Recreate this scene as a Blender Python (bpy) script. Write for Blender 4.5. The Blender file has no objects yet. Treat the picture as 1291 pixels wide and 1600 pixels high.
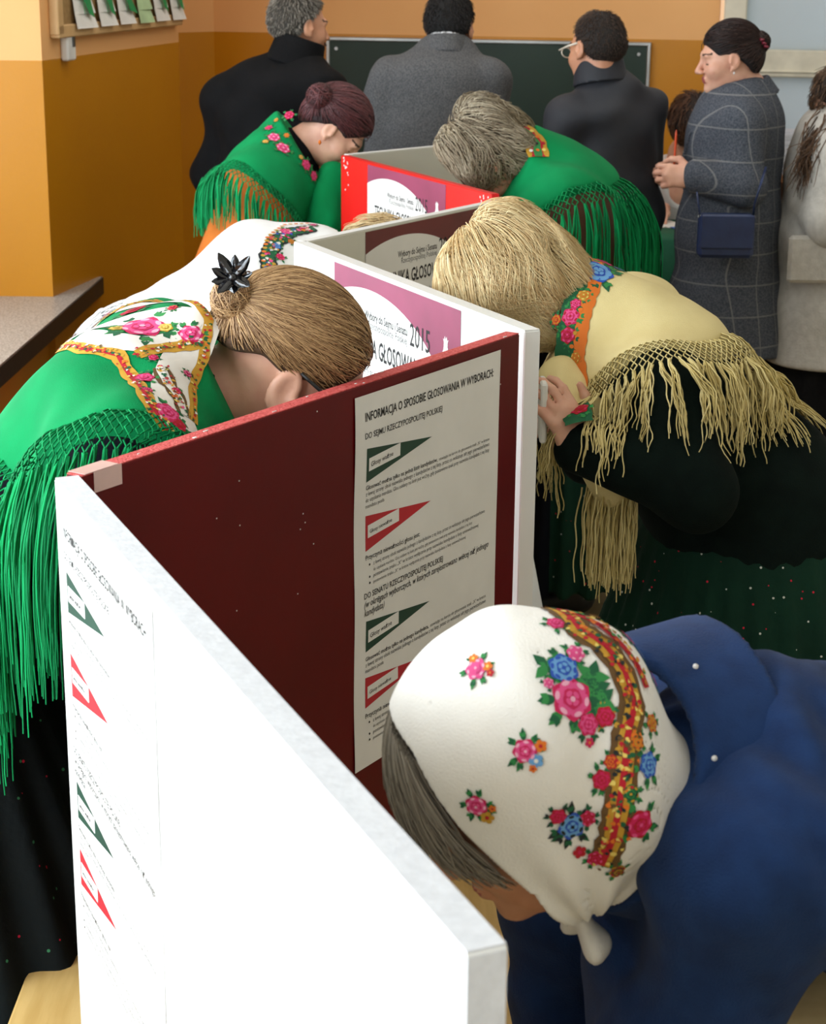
import bpy, math, random
import numpy as np
from mathutils import Vector, Matrix
random.seed(7); RNG = np.random.default_rng(7)
PI = math.pi

# ------------------------------------------------------------------ camera, world, lights, exposure
FPX = 2900.0; PITCH = math.radians(16.9); ROLL = math.radians(0.55); CAM_H = 1.93
sc = bpy.context.scene; COL = sc.collection
_fw = np.array([0, math.cos(PITCH), -math.sin(PITCH)])
_up0 = np.array([0, math.sin(PITCH), math.cos(PITCH)]); _rt0 = np.array([1., 0, 0])
_rt = _rt0*math.cos(ROLL)+_up0*math.sin(ROLL); _up = _up0*math.cos(ROLL)-_rt0*math.sin(ROLL)
cd = bpy.data.cameras.new('camera'); cam = bpy.data.objects.new('camera', cd); COL.objects.link(cam)
cam.matrix_world = Matrix(((_rt[0], _up[0], -_fw[0], 0), (_rt[1], _up[1], -_fw[1], 0), (_rt[2], _up[2], -_fw[2], CAM_H), (0, 0, 0, 1)))
cd.sensor_fit = 'VERTICAL'; cd.sensor_height = 24.0; cd.sensor_width = 24.0*1291/1600
cd.lens = FPX/1600*24.0; cd.clip_start = 0.05
cd.dof.use_dof = True; cd.dof.focus_distance = 2.95; cd.dof.aperture_fstop = 9.0
sc.camera = cam
sc.view_settings.view_transform = 'Standard'; sc.view_settings.look = 'None'
sc.view_settings.gamma = 1.0; sc.view_settings.use_curve_mapping = False
sc.view_settings.exposure = 0.0
wd = bpy.data.worlds.new('daylight'); sc.world = wd; wd.use_nodes = True
wd.node_tree.nodes['Background'].inputs[0].default_value = (0.80, 0.90, 1.0, 1)
wd.node_tree.nodes['Background'].inputs[1].default_value = 1.6

def area(name, loc, aim, sx, sy, power, color, spread=PI):
    l = bpy.data.lights.new(name, 'AREA'); l.shape = 'RECTANGLE'; l.size = sx; l.size_y = sy
    l.energy = power; l.color = color; l.spread = spread
    o = bpy.data.objects.new(name, l); COL.objects.link(o); o.location = loc
    o.rotation_euler = (Vector(aim)-Vector(loc)).to_track_quat('-Z', 'Y').to_euler()
    return o
# daylight through the three left windows (the areas stand just outside the panes)
area('window_daylight', (-2.25, -1.0, 1.85), (0, -1.0, 1.3), 2.2, 1.9, 150, (0.93, 0.97, 1.0))
area('window_daylight', (-2.25, 1.9, 1.85), (0, 1.9, 1.3), 2.2, 1.9, 135, (0.93, 0.97, 1.0))
area('window_daylight', (-2.25, 4.8, 1.85), (0, 4.8, 1.3), 2.2, 1.9, 85, (0.93, 0.97, 1.0))

# ------------------------------------------------------------------ placing helper: pixel of the photo at a chosen distance -> point in the room
_C = np.array([0, 0, CAM_H])
def _ray(px, py): return _rt*(px-645.5)/FPX-_up*(py-800)/FPX+_fw
def W(px, py, y): d = _ray(px, py); return _C+d*(y/d[1])
def Zp(px, py, z): d = _ray(px, py); return _C+d*((z-CAM_H)/d[2])
def A3(*v): return np.array(v, dtype=float)
def unit(v): v = np.asarray(v, float); return v/(np.linalg.norm(v, axis=-1, keepdims=True)+1e-12)

# ------------------------------------------------------------------ materials
def srgb(c): return tuple(((x/255)/12.92 if x/255 <= .04045 else ((x/255+.055)/1.055)**2.4) for x in c)
MATS = {}
def mat(name, rgb, rough=.6, rgb2=None, scale=8., bump=0., bscale=60., metal=0., spec=.5, sheen=0., rpi=False, stretch=None, sss=0., detail=3., coat=0., trans=0.):
    if name in MATS: return MATS[name]
    m = bpy.data.materials.new(name); m.use_nodes = True; nt = m.node_tree; b = nt.nodes['Principled BSDF']
    b.inputs['Roughness'].default_value = rough; b.inputs['Metallic'].default_value = metal
    b.inputs['Specular IOR Level'].default_value = spec; b.inputs['Sheen Weight'].default_value = sheen
    b.inputs['Coat Weight'].default_value = coat
    b.inputs['Transmission Weight'].default_value = trans
    if sss:
        b.inputs['Subsurface Weight'].default_value = sss; b.inputs['Subsurface Radius'].default_value = (.012, .005, .003)
    tc = nt.nodes.new('ShaderNodeTexCoord'); mp = nt.nodes.new('ShaderNodeMapping')
    nt.links.new(tc.outputs['Object'], mp.inputs[0])
    if stretch: mp.inputs['Scale'].default_value = stretch
    c1 = (*srgb(rgb), 1); c2 = (*srgb(rgb2 if rgb2 else tuple(max(0, x*.9) for x in rgb)), 1)
    mx = nt.nodes.new('ShaderNodeMix'); mx.data_type = 'RGBA'
    mx.inputs[6].default_value = c1; mx.inputs[7].default_value = c2
    if rpi:
        g = nt.nodes.new('ShaderNodeNewGeometry'); nt.links.new(g.outputs['Random Per Island'], mx.inputs[0])
    else:
        n = nt.nodes.new('ShaderNodeTexNoise'); n.inputs['Scale'].default_value = scale; n.inputs['Detail'].default_value = detail
        nt.links.new(mp.outputs[0], n.inputs['Vector'])
        r = nt.nodes.new('ShaderNodeValToRGB'); r.color_ramp.elements[0].position = .35; r.color_ramp.elements[1].position = .65
        nt.links.new(n.outputs['Fac'], r.inputs[0]); nt.links.new(r.outputs[0], mx.inputs[0])
    nt.links.new(mx.outputs[2], b.inputs['Base Color'])
    if bump:
        n2 = nt.nodes.new('ShaderNodeTexNoise'); n2.inputs['Scale'].default_value = bscale; n2.inputs['Detail'].default_value = 4
        nt.links.new(mp.outputs[0], n2.inputs['Vector'])
        bp = nt.nodes.new('ShaderNodeBump'); bp.inputs['Strength'].default_value = bump; bp.inputs['Distance'].default_value = .004
        nt.links.new(n2.outputs['Fac'], bp.inputs['Height']); nt.links.new(bp.outputs[0], b.inputs['Normal'])
    MATS[name] = m
    return m
def dots_mat(name, rgb, dotcols, scale, thr=.16, rough=.85):
    """dark cloth woven with small scattered coloured flecks"""
    m = mat(name, rgb, rough, bump=.3, bscale=90, spec=.2); nt = m.node_tree; b = nt.nodes['Principled BSDF']
    src = b.inputs['Base Color'].links[0].from_socket
    tc = nt.nodes.new('ShaderNodeTexCoord'); v = nt.nodes.new('ShaderNodeTexVoronoi'); v.inputs['Scale'].default_value = scale
    nt.links.new(tc.outputs['Object'], v.inputs['Vector'])
    lt = nt.nodes.new('ShaderNodeMath'); lt.operation = 'LESS_THAN'; lt.inputs[1].default_value = thr
    nt.links.new(v.outputs['Distance'], lt.inputs[0])
    sp = nt.nodes.new('ShaderNodeSeparateColor'); nt.links.new(v.outputs['Color'], sp.inputs[0])
    r = nt.nodes.new('ShaderNodeValToRGB'); r.color_ramp.interpolation = 'CONSTANT'
    r.color_ramp.elements[0].color = (*srgb(dotcols[0]), 1); r.color_ramp.elements[1].position = .5; r.color_ramp.elements[1].color = (*srgb(dotcols[1]), 1)
    nt.links.new(sp.outputs[0], r.inputs[0])
    mx = nt.nodes.new('ShaderNodeMix'); mx.data_type = 'RGBA'
    nt.links.new(lt.outputs[0], mx.inputs[0]); nt.links.new(src, mx.inputs[6]); nt.links.new(r.outputs[0], mx.inputs[7])
    nt.links.new(mx.outputs[2], b.inputs['Base Color'])
    return m
def plaid_mat(name, rgb, rgb2, line, sx, sz):
    """tweed with a thin pale windowpane check"""
    m = mat(name, rgb, .9, rgb2=rgb2, scale=190, bump=.5, bscale=260, spec=.2, detail=1); nt = m.node_tree; b = nt.nodes['Principled BSDF']
    src = b.inputs['Base Color'].links[0].from_socket
    tc = nt.nodes.new('ShaderNodeTexCoord'); sp = nt.nodes.new('ShaderNodeSeparateXYZ'); nt.links.new(tc.outputs['Object'], sp.inputs[0])
    outs = []
    ad = nt.nodes.new('ShaderNodeMath'); ad.operation = 'ADD'; nt.links.new(sp.outputs[0], ad.inputs[0]); nt.links.new(sp.outputs[1], ad.inputs[1])
    for src2, s in ((ad.outputs[0], sx), (sp.outputs[2], sz)):
        a = nt.nodes.new('ShaderNodeMath'); a.operation = 'MULTIPLY'; a.inputs[1].default_value = 1/s; nt.links.new(src2, a.inputs[0])
        f = nt.nodes.new('ShaderNodeMath'); f.operation = 'FRACT'; nt.links.new(a.outputs[0], f.inputs[0])
        l = nt.nodes.new('ShaderNodeMath'); l.operation = 'LESS_THAN'; l.inputs[1].default_value = .045; nt.links.new(f.outputs[0], l.inputs[0]); outs.append(l)
    mxm = nt.nodes.new('ShaderNodeMath'); mxm.operation = 'MAXIMUM'; nt.links.new(outs[0].outputs[0], mxm.inputs[0]); nt.links.new(outs[1].outputs[0], mxm.inputs[1])
    ml = nt.nodes.new('ShaderNodeMath'); ml.operation = 'MULTIPLY'; ml.inputs[1].default_value = .45; nt.links.new(mxm.outputs[0], ml.inputs[0])
    mx = nt.nodes.new('ShaderNodeMix'); mx.data_type = 'RGBA'; nt.links.new(ml.outputs[0], mx.inputs[0]); nt.links.new(src, mx.inputs[6]); mx.inputs[7].default_value = (*srgb(line), 1)
    nt.links.new(mx.outputs[2], b.inputs['Base Color'])
    return m
def wall_mat():
    """two-tone painted wall: salmon above, ochre oil paint below a straight line"""
    m = mat('painted_wall', (242, 184, 120), .75, rgb2=(238, 178, 114), scale=1.5, bump=.12, bscale=70); nt = m.node_tree; b = nt.nodes['Principled BSDF']
    src = b.inputs['Base Color'].links[0].from_socket
    tc = nt.nodes.new('ShaderNodeTexCoord'); sp = nt.nodes.new('ShaderNodeSeparateXYZ'); nt.links.new(tc.outputs['Object'], sp.inputs[0])
    l = nt.nodes.new('ShaderNodeMath'); l.operation = 'LESS_THAN'; l.inputs[1].default_value = 1.545; nt.links.new(sp.outputs[2], l.inputs[0])
    n = nt.nodes.new('ShaderNodeTexNoise'); n.inputs['Scale'].default_value = 2.5; nt.links.new(tc.outputs['Object'], n.inputs[0])
    mo = nt.nodes.new('ShaderNodeMix'); mo.data_type = 'RGBA'; mo.inputs[6].default_value = (*srgb((206, 138, 10)), 1); mo.inputs[7].default_value = (*srgb((194, 126, 8)), 1)
    nt.links.new(n.outputs['Fac'], mo.inputs[0])
    mx = nt.nodes.new('ShaderNodeMix'); mx.data_type = 'RGBA'; nt.links.new(l.outputs[0], mx.inputs[0]); nt.links.new(src, mx.inputs[6]); nt.links.new(mo.outputs[2], mx.inputs[7])
    nt.links.new(mx.outputs[2], b.inputs['Base Color'])
    rm = nt.nodes.new('ShaderNodeMapRange'); rm.inputs['To Min'].default_value = .75; rm.inputs['To Max'].default_value = .38
    nt.links.new(l.outputs[0], rm.inputs['Value']); nt.links.new(rm.outputs[0], b.inputs['Roughness'])
    return m

# ------------------------------------------------------------------ mesh helpers
def wl(o):
    v = Vector((0, 0, 0))
    while o is not None: v = v+o.location; o = o.parent
    return v
def mesh_obj(name, V, F, mats, mi=None, parent=None, smooth=False, loc=(0, 0, 0)):
    V = np.asarray(V, float)-np.asarray(loc, float)
    me = bpy.data.meshes.new(name)
    if isinstance(F, np.ndarray):
        k = F.shape[1]; me.vertices.add(len(V)); me.vertices.foreach_set('co', V.ravel())
        me.loops.add(F.size); me.loops.foreach_set('vertex_index', F.ravel().astype(np.int32))
        me.polygons.add(len(F)); me.polygons.foreach_set('loop_start', np.arange(0, F.size, k, dtype=np.int32))
    else:
        me.from_pydata([tuple(v) for v in V], [], [tuple(f) for f in F])
    for m in (mats if isinstance(mats, (list, tuple)) else [mats]): me.materials.append(m)
    if mi is not None: me.polygons.foreach_set('material_index', np.asarray(mi, dtype=np.int32))
    if smooth: me.polygons.foreach_set('use_smooth', np.ones(len(me.polygons), bool))
    me.update(calc_edges=True); me.validate()
    o = bpy.data.objects.new(name, me); COL.objects.link(o); o.location = loc
    if parent is not None:
        o.parent = parent; o.location = Vector(loc)-wl(parent)
    return o
def tag(o, label=None, cat=None, group=None, kind=None):
    if label: o['label'] = label
    if cat: o['category'] = cat
    if group: o['group'] = group
    if kind: o['kind'] = kind
    return o
def empty(name, loc, label, cat, group=None):
    o = bpy.data.objects.new(name, None); COL.objects.link(o); o.location = loc; o.empty_display_size = .1
    return tag(o, label, cat, group)
class MB:
    """collects simple shapes into one mesh, each with a material slot"""
    def __init__(s): s.V = []; s.F = []; s.M = []
    def add(s, V, F, m=0):
        n = len(s.V); s.V += [tuple(v) for v in V]; s.F += [tuple(i+n for i in f) for f in F]; s.M += [m]*len(F)
    def box(s, c, size, m=0, ax=None, bev=0.0):
        c = A3(*c); hx, hy, hz = [q/2 for q in size]; ax = np.eye(3) if ax is None else np.array(ax)
        b = min(bev, hx*.9, hy*.9, hz*.9)
        if b <= 0:
            P = [(x, y, z) for z in (-hz, hz) for y in (-hy, hy) for x in (-hx, hx)]
            F = [(0, 2, 3, 1), (4, 5, 7, 6), (0, 1, 5, 4), (2, 6, 7, 3), (0, 4, 6, 2), (1, 3, 7, 5)]
        else:
            P = []; idx = {}
            for sx in (-1, 1):
                for sy in (-1, 1):
                    for sz in (-1, 1):
                        for k in range(3):
                            q = [sx*(hx-b), sy*(hy-b), sz*(hz-b)]; q[k] += (sx, sy, sz)[k]*b
                            idx[(sx, sy, sz, k)] = len(P); P.append(q)
            F = []
            for k in range(3):
                i, j = (k+1) % 3, (k+2) % 3
                for sg in (-1, 1):
                    f = []
                    for (a, c2) in ((-1, -1), (1, -1), (1, 1), (-1, 1)):
                        t = [0, 0, 0]; t[k] = sg; t[i] = a; t[j] = c2; f.append(idx[(*t, k)])
                    F.append(f if sg > 0 else f[::-1])
            for k in range(3):      # edges
                i, j = (k+1) % 3, (k+2) % 3
                for a in (-1, 1):
                    for c2 in (-1, 1):
                        t0 = [0, 0, 0]; t0[k] = -1; t0[i] = a; t0[j] = c2; t1 = list(t0); t1[k] = 1
                        f = [idx[(*t0, i)], idx[(*t1, i)], idx[(*t1, j)], idx[(*t0, j)]]; F.append(f if a*c2 > 0 else f[::-1])
            for sx in (-1, 1):
                for sy in (-1, 1):
                    for sz in (-1, 1):
                        f = [idx[(sx, sy, sz, k)] for k in range(3)]; F.append(f if sx*sy*sz > 0 else f[::-1])
        s.add([c+ax.T@A3(*p) for p in P], F, m)
    def tube(s, pts, r, m=0, n=8, cap=True):
        pts = [A3(*p) for p in pts]; R = r if isinstance(r, (list, tuple)) else [r]*len(pts)
        V = []; F = []
        ref = A3(0, 0, 1)
        for i, p in enumerate(pts):
            t = unit(pts[min(i+1, len(pts)-1)]-pts[max(i-1, 0)])
            if abs(t@ref) > .95: ref = A3(1, 0, 0)
            a = unit(np.cross(t, ref)); b = np.cross(t, a)
            V += [p+R[i]*(math.cos(2*PI*k/n)*a+math.sin(2*PI*k/n)*b) for k in range(n)]
        for i in range(len(pts)-1):
            for k in range(n): F.append((i*n+k, i*n+(k+1) % n, (i+1)*n+(k+1) % n, (i+1)*n+k))
        if cap: F += [tuple(range(n))[::-1], tuple((len(pts)-1)*n+k for k in range(n))]
        s.add(V, F, m)
    def poly(s, pts, m=0): s.add(pts, [tuple(range(len(pts)))], m)
    def obj(s, name, mats, parent=None, smooth=False, loc=(0, 0, 0)):
        return mesh_obj(name, s.V, s.F, mats, s.M, parent, smooth, loc)
_fc = {}
def text_mesh(body, bold=0.0, shear=0.0):
    """the builtin font turned into triangles; returns verts (N,2) scaled to width 1 and its height"""
    k = (body, bold, shear)
    if k in _fc: return _fc[k]
    c = bpy.data.curves.new('lettering', 'FONT'); c.body = body; c.size = 1; c.offset = bold; c.shear = shear; c.resolution_u = 2
    o = bpy.data.objects.new('lettering', c); COL.objects.link(o)
    bpy.context.view_layer.update()
    me = bpy.data.meshes.new_from_object(o.evaluated_get(bpy.context.evaluated_depsgraph_get()))
    V = np.array([v.co[:2] for v in me.vertices]) if len(me.vertices) else np.zeros((0, 2)); F = [tuple(p.vertices) for p in me.polygons]
    bpy.data.objects.remove(o); bpy.data.curves.remove(c); bpy.data.meshes.remove(me)
    x0 = V[:, 0].min(); w = V[:, 0].max()-x0; V[:, 0] -= x0
    _fc[k] = (V/w, F, 1/w); return _fc[k]

# ------------------------------------------------------------------ implicit modelling: smooth unions of tapered limbs, surfaced by surface nets
class S:
    def __init__(s, f, lo, hi): s.f = f; s.lo = np.array(lo, float); s.hi = np.array(hi, float)
    def __call__(s, P): return s.f(P)
def cone(a, b, ra, rb, side=None, k=1.0):
    a = A3(*a); b = A3(*b); ab = b-a; L2 = ab@ab+1e-12
    sd = None if side is None else unit(A3(*side))
    def f(P):
        Q = P-a
        if sd is not None: Q = Q-np.outer(Q@sd, sd)*(1-1/k)
        ab2 = ab if sd is None else ab-sd*(ab@sd)*(1-1/k)
        t = np.clip(Q@ab2/(ab2@ab2+1e-12), 0, 1)
        return np.linalg.norm(Q-t[:, None]*ab2, axis=1)-(ra+(rb-ra)*t)
    m = max(ra, rb)*max(k, 1)
    return S(f, np.minimum(a, b)-m, np.maximum(a, b)+m)
def ell(c, r, R=None):
    c = A3(*c); r = A3(*r); R = np.eye(3) if R is None else R
    def f(P):
        Q = (P-c)@R; k0 = np.linalg.norm(Q/r, axis=1); k1 = np.linalg.norm(Q/(r*r), axis=1)+1e-9
        return k0*(k0-1)/k1
    return S(f, c-r.max(), c+r.max())
def smin(a, b, k):
    h = np.maximum(k-np.abs(a-b), 0)/k
    return np.minimum(a, b)-h*h*k*.25
def U(k, *ss):
    def f(P):
        v = ss[0](P)
        for s in ss[1:]: v = smin(v, s(P), k)
        return v
    return S(f, np.min([s.lo for s in ss], axis=0), np.max([s.hi for s in ss], axis=0))
def cut(s, g, k=.012): # keep where g<0
    return S(lambda P: -smin(-s(P), -g(P), k), s.lo, s.hi)
def off(s, d): return S(lambda P: s(P)-d, s.lo-d, s.hi+d)
def disp(s, g): return S(lambda P: s(P)+g(P), s.lo-.02, s.hi+.02)
def folds(amp, freq, d, seed=0):
    r = np.random.default_rng(seed); d = unit(A3(*d)); D = [unit(d+r.normal(0, .35, 3))*freq*r.uniform(.6, 1.5) for _ in range(4)]; ph = r.uniform(0, 6, 4)
    Wd = [r.normal(0, 1, 3)*freq*.35 for _ in range(4)]
    return lambda P: amp*.5*sum(np.sin(P@D[i]+ph[i]+1.3*np.sin(P@Wd[i])) for i in range(4))
def nets(s, h, lo=None, hi=None):
    lo = (s.lo if lo is None else np.array(lo))-2.5*h; hi = (s.hi if hi is None else np.array(hi))+2.5*h
    n = np.ceil((hi-lo)/h).astype(int)+1; n = (n+3)//4*4+1
    ax = [lo[i]+h*np.arange(n[i]) for i in range(3)]
    cx = [a[::4] for a in ax]
    G = np.stack(np.meshgrid(*cx, indexing='ij'), -1).reshape(-1, 3)
    Vc = s(G).reshape([len(c) for c in cx])
    idx = [np.minimum((np.arange(n[i])+2)//4, len(cx[i])-1) for i in range(3)]
    V = Vc[np.ix_(*idx)].copy()
    m = np.abs(V) < 6.5*h
    I = np.nonzero(m)
    Pm = np.stack([ax[0][I[0]], ax[1][I[1]], ax[2][I[2]]], -1)
    out = np.empty(len(Pm))
    for q in range(0, len(Pm), 400000): out[q:q+400000] = s(Pm[q:q+400000])
    V[I] = out
    Sg = V < 0
    c = {}
    def sl(a, i, j, k): return a[i:n[0]-1+i, j:n[1]-1+j, k:n[2]-1+k]
    cor = [(i, j, k) for i in (0, 1) for j in (0, 1) for k in (0, 1)]
    ssum = sum(sl(Sg, *c0).astype(np.int8) for c0 in cor)
    cells = np.nonzero((ssum > 0) & (ssum < 8)); K = len(cells[0])
    vals = {c0: V[cells[0]+c0[0], cells[1]+c0[1], cells[2]+c0[2]] for c0 in cor}
    acc = np.zeros((K, 3)); cnt = np.zeros(K)
    for a in cor:
        for k in range(3):
            if a[k] == 0:
                b = list(a); b[k] = 1; b = tuple(b)
                va, vb = vals[a], vals[b]; x = (va < 0) != (vb < 0)
                t = np.where(x, va/(va-vb+1e-15), 0)
                p = np.array(a, float)[None]+t[:, None]*(np.array(b)-np.array(a))[None]
                acc += p*x[:, None]; cnt += x
    P = lo+h*(np.stack(cells, -1)+acc/cnt[:, None])
    vid = -np.ones((n[0]-1, n[1]-1, n[2]-1), dtype=np.int64); vid[cells] = np.arange(K)
    Fs = []
    for k in range(3):
        a = [slice(None)]*3; b = [slice(None)]*3; a[k] = slice(0, -1); b[k] = slice(1, None)
        x = Sg[tuple(a)] != Sg[tuple(b)]; I = np.nonzero(x); I = [np.array(q) for q in I]
        i, j = (k+1) % 3, (k+2) % 3
        ok = (I[i] > 0) & (I[j] > 0) & (I[i] < n[i]-1) & (I[j] < n[j]-1); I = [q[ok] for q in I]
        sg = Sg[tuple(I)]
        def cell(di, dj):
            q = [w.copy() for w in I]; q[i] = q[i]-di; q[j] = q[j]-dj; return vid[tuple(q)]
        Q = np.stack([cell(1, 1), cell(0, 1), cell(0, 0), cell(1, 0)], -1)
        Q[~sg] = Q[~sg][:, ::-1]; Fs.append(Q)
    F = np.concatenate(Fs); F = F[(F >= 0).all(1)]
    return P, F
def grad(f, P, e=.0015):
    g = np.empty_like(P)
    for k in range(3):
        d = np.zeros(3); d[k] = e; g[:, k] = (f(P+d)-f(P-d))/(2*e)
    return unit(g)
def onto(f, P, o=0., it=4):
    P = np.array(P, float)
    for _ in range(it): P = P-grad(f, P)*np.clip(f(P)-o, -.05, .05)[:, None]
    return P
def march(f, px, py, t0=.8, off=0.0):
    """where the sight line through a photo pixel meets the surface f"""
    d = np.array([_ray(px, py)]); d = unit(d); P = _C[None]+d*t0
    best = None; bv = 9
    for _ in range(70):
        v = float(f(P)[0])-off
        if abs(v) < bv: bv = abs(v); best = P.copy()
        if abs(v) < .0005: break
        P = P+d*min(max(v*.8, -.02), .3)
    if bv > .002: best = onto(f, best, off, 12)     # the line of sight just misses: nearest point of the surface
    return best[0], bv < .01
def sdf_obj(name, s, h, mats, parent, mif=None, lo=None, hi=None, extra=None):
    V, F = nets(s, h, lo, hi); mi = None
    if mif is not None: mi = mif(V[F].mean(1))
    elif isinstance(mats, (list, tuple)): mi = np.zeros(len(F), int)
    if extra is not None:
        eV, eF, eM = extra; F = np.concatenate([F[:, [0, 1, 2]], F[:, [0, 2, 3]]]); mi = np.concatenate([mi, mi]); F = np.concatenate([F, eF+len(V)]); V = np.concatenate([V, eV]); mi = np.concatenate([mi, eM])
    o = mesh_obj(name, V, F, mats, mi, parent, True, tuple(wl(parent)) if parent is not None else (0, 0, 0))
    return o, V
def tubes(paths, r0, r1=None, sides=3):
    """(S,K,3) polylines -> thin tapering strands in one mesh"""
    S_, K, _ = paths.shape; r1 = r0 if r1 is None else r1
    T = np.gradient(paths, axis=1); T = unit(T); ref = unit(A3(.31, .52, .79))
    a = unit(np.cross(T, ref)); b = np.cross(T, a)
    rr = (r0+(r1-r0)*np.linspace(0, 1, K))[None, :, None]
    V = np.stack([paths+rr*(math.cos(2*PI*k/sides)*a+math.sin(2*PI*k/sides)*b) for k in range(sides)], 2)
    V = V.reshape(-1, 3)
    base = (np.arange(S_)[:, None]*K+np.arange(K-1)[None])[:, :, None]*sides
    k = np.arange(sides)[None, None]; k2 = (k+1) % sides
    F = np.stack([base+k, base+k2, base+sides+k2, base+sides+k], -1).reshape(-1, 4)
    return V, F
# ------------------------------------------------------------------ people
class Frame:
    """a head's own axes: x to its right, y out of the face, z to the crown"""
    def __init__(s, c, fwd, up, k=1.0):
        s.c = A3(*c); s.k = k; u = unit(A3(*up)); f = A3(*fwd); f = unit(f-u*(f@u)); r = np.cross(f, u); s.R = np.stack([r, f, u], 1)
    def loc(s, P): return ((P-s.c)@s.R)/s.k
    def w(s, *p): return s.c+s.R@(A3(*p)*s.k)
    def S(s, local):    # a local implicit shape -> world
        cs = np.array([[x, y, z] for x in (local.lo[0], local.hi[0]) for y in (local.lo[1], local.hi[1]) for z in (local.lo[2], local.hi[2])])
        Wd = s.c+(cs*s.k)@s.R.T
        return S(lambda P: local(s.loc(P))*s.k, Wd.min(0), Wd.max(0))
def sub(a, b, k=.01): return S(lambda P: -smin(-a(P), b(P), k), a.lo, a.hi)
def head_local(male=False):
    j = .006 if male else 0
    h = U(.03, ell((0, -.018, .035), (.074, .096, .086)), ell((0, .022, -.025), (.060+j, .066, .078)), ell((0, .034, -.075), (.044+j, .048, .034)))
    h = U(.022, h, ell((.036, .058, -.028), (.026, .026, .026)), ell((-.036, .058, -.028), (.026, .026, .026)), cone((-.034, .079, .024), (.034, .079, .024), .011, .011))
    for x in (.032, -.032): h = sub(h, ell((x, .099, .004), (.019, .018, .013)), .014)
    h = U(.006, h, ell((.031, .071, .003), (.0135, .0135, .012)), ell((-.031, .071, .003), (.0135, .0135, .012)))
    h = U(.012, h, cone((0, .086, .012), (0, .110, -.026), .0075, .0105))
    h = U(.007, h, ell((.011, .100, -.031), (.0075, .010, .007)), ell((-.011, .100, -.031), (.0075, .010, .007)))
    h = U(.007, h, cone((-.016, .090, -.052), (.016, .090, -.052), .006, .006), cone((-.014, .088, -.062), (.014, .088, -.062), .0075, .0075))
    h = sub(h, cone((-.02, .1, -.0565), (.02, .1, -.0565), .003, .003), .004)
    h = U(.02, h, ell((0, .078, -.092), (.018, .016, .015)))
    for sx in (1, -1):
        ear = ell((sx*.079, -.006, -.004), (.0085, .020, .032)); ear = U(.006, ear, cone((sx*.080, .002, -.028), (sx*.078, .008, -.034), .007, .006))
        ear = sub(ear, ell((sx*.091, -.004, .004), (.009, .0125, .022)), .004); ear = U(.004, ear, ell((sx*.083, .010, -.008), (.006, .005, .008)))
        h = U(.006, h, ear)
    return h
def face_mi(fr):        # slots: 0 skin, 1 lips, 2 brows and lashes
    def f(C):
        q = fr.loc(C); m = np.zeros(len(q), int)
        m[(np.abs(q[:, 0]) < .021-.25*np.abs(q[:, 2]+.057)) & (q[:, 2] < -.046) & (q[:, 2] > -.070) & (q[:, 1] > .086)] = 1
        bz = .030-.06*np.abs(np.abs(q[:, 0])-.034)
        m[(np.abs(q[:, 2]-bz) < .003) & (np.abs(np.abs(q[:, 0])-.034) < .015) & (q[:, 1] > .06)] = 2
        m[(np.abs(q[:, 2]+.004) < .0016) & (np.abs(np.abs(q[:, 0])-.031) < .010) & (q[:, 1] > .074)] = 2
        return m
    return f
def hand_sdf(wr, along, back, side, curl=.6, spread=.12, thumb=.6, k=1.0):
    """wrist point, finger direction, direction out of the back of the hand, side=+1/-1 which side the thumb leaves"""
    y = unit(A3(*along)); z = A3(*back); z = unit(z-y*(y@z)); x = np.cross(y, z)*side; wr = A3(*wr)
    def p(a, b, c): return wr+k*(x*a+y*b+z*c)
    parts = [cone(p(0, -.03, 0), p(0, .015, 0), .026*k, .027*k), cone(p(.022, .03, 0), p(.022, .075, .002), .016*k, .014*k), cone(p(0, .02, .002), p(0, .085, .003), .018*k, .014*k), cone(p(-.024, .03, 0), p(-.024, .07, 0), .016*k, .012*k)]
    h = U(.02*k, *parts)
    L = [(.030, .078, .040, .024, .020), (.010, .084, .044, .027, .021), (-.011, .080, .041, .025, .020), (-.030, .070, .032, .019, .018)]
    for i, (fx, fy, l1, l2, l3) in enumerate(L):
        a = p(fx, fy, 0); an = 0; base = unit(y+x*spread*(1.5-i)*.5); r = [.0095, .0088, .008, .0068]
        segs = []
        for m_, l in enumerate((l1, l2, l3)):
            an += curl*(.75 if m_ == 0 else 1.0)+.05*i*curl
            d = base*math.cos(an)-z*math.sin(an); b = a+d*l*k
            segs.append(cone(a, b, r[m_]*k, r[m_+1]*k)); a = b
        h = U(.007*k, h, U(.004*k, *segs))
    a = p(.028, .018, -.006); d1 = unit(x*.75+y*.75-z*.35*thumb); b = a+d1*.042*k; d2 = unit(x*(.5-.5*thumb)+y*.9-z*.6*thumb); c = b+d2*.032*k; d3 = unit(x*(.2-.6*thumb)+y*.9-z*.7*thumb); d = c+d3*.025*k
    h = U(.014*k, h, U(.006*k, cone(a, b, .015*k, .0115*k), cone(b, c, .0115*k, .010*k), cone(c, d, .010*k, .008*k)))
    return h
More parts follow.
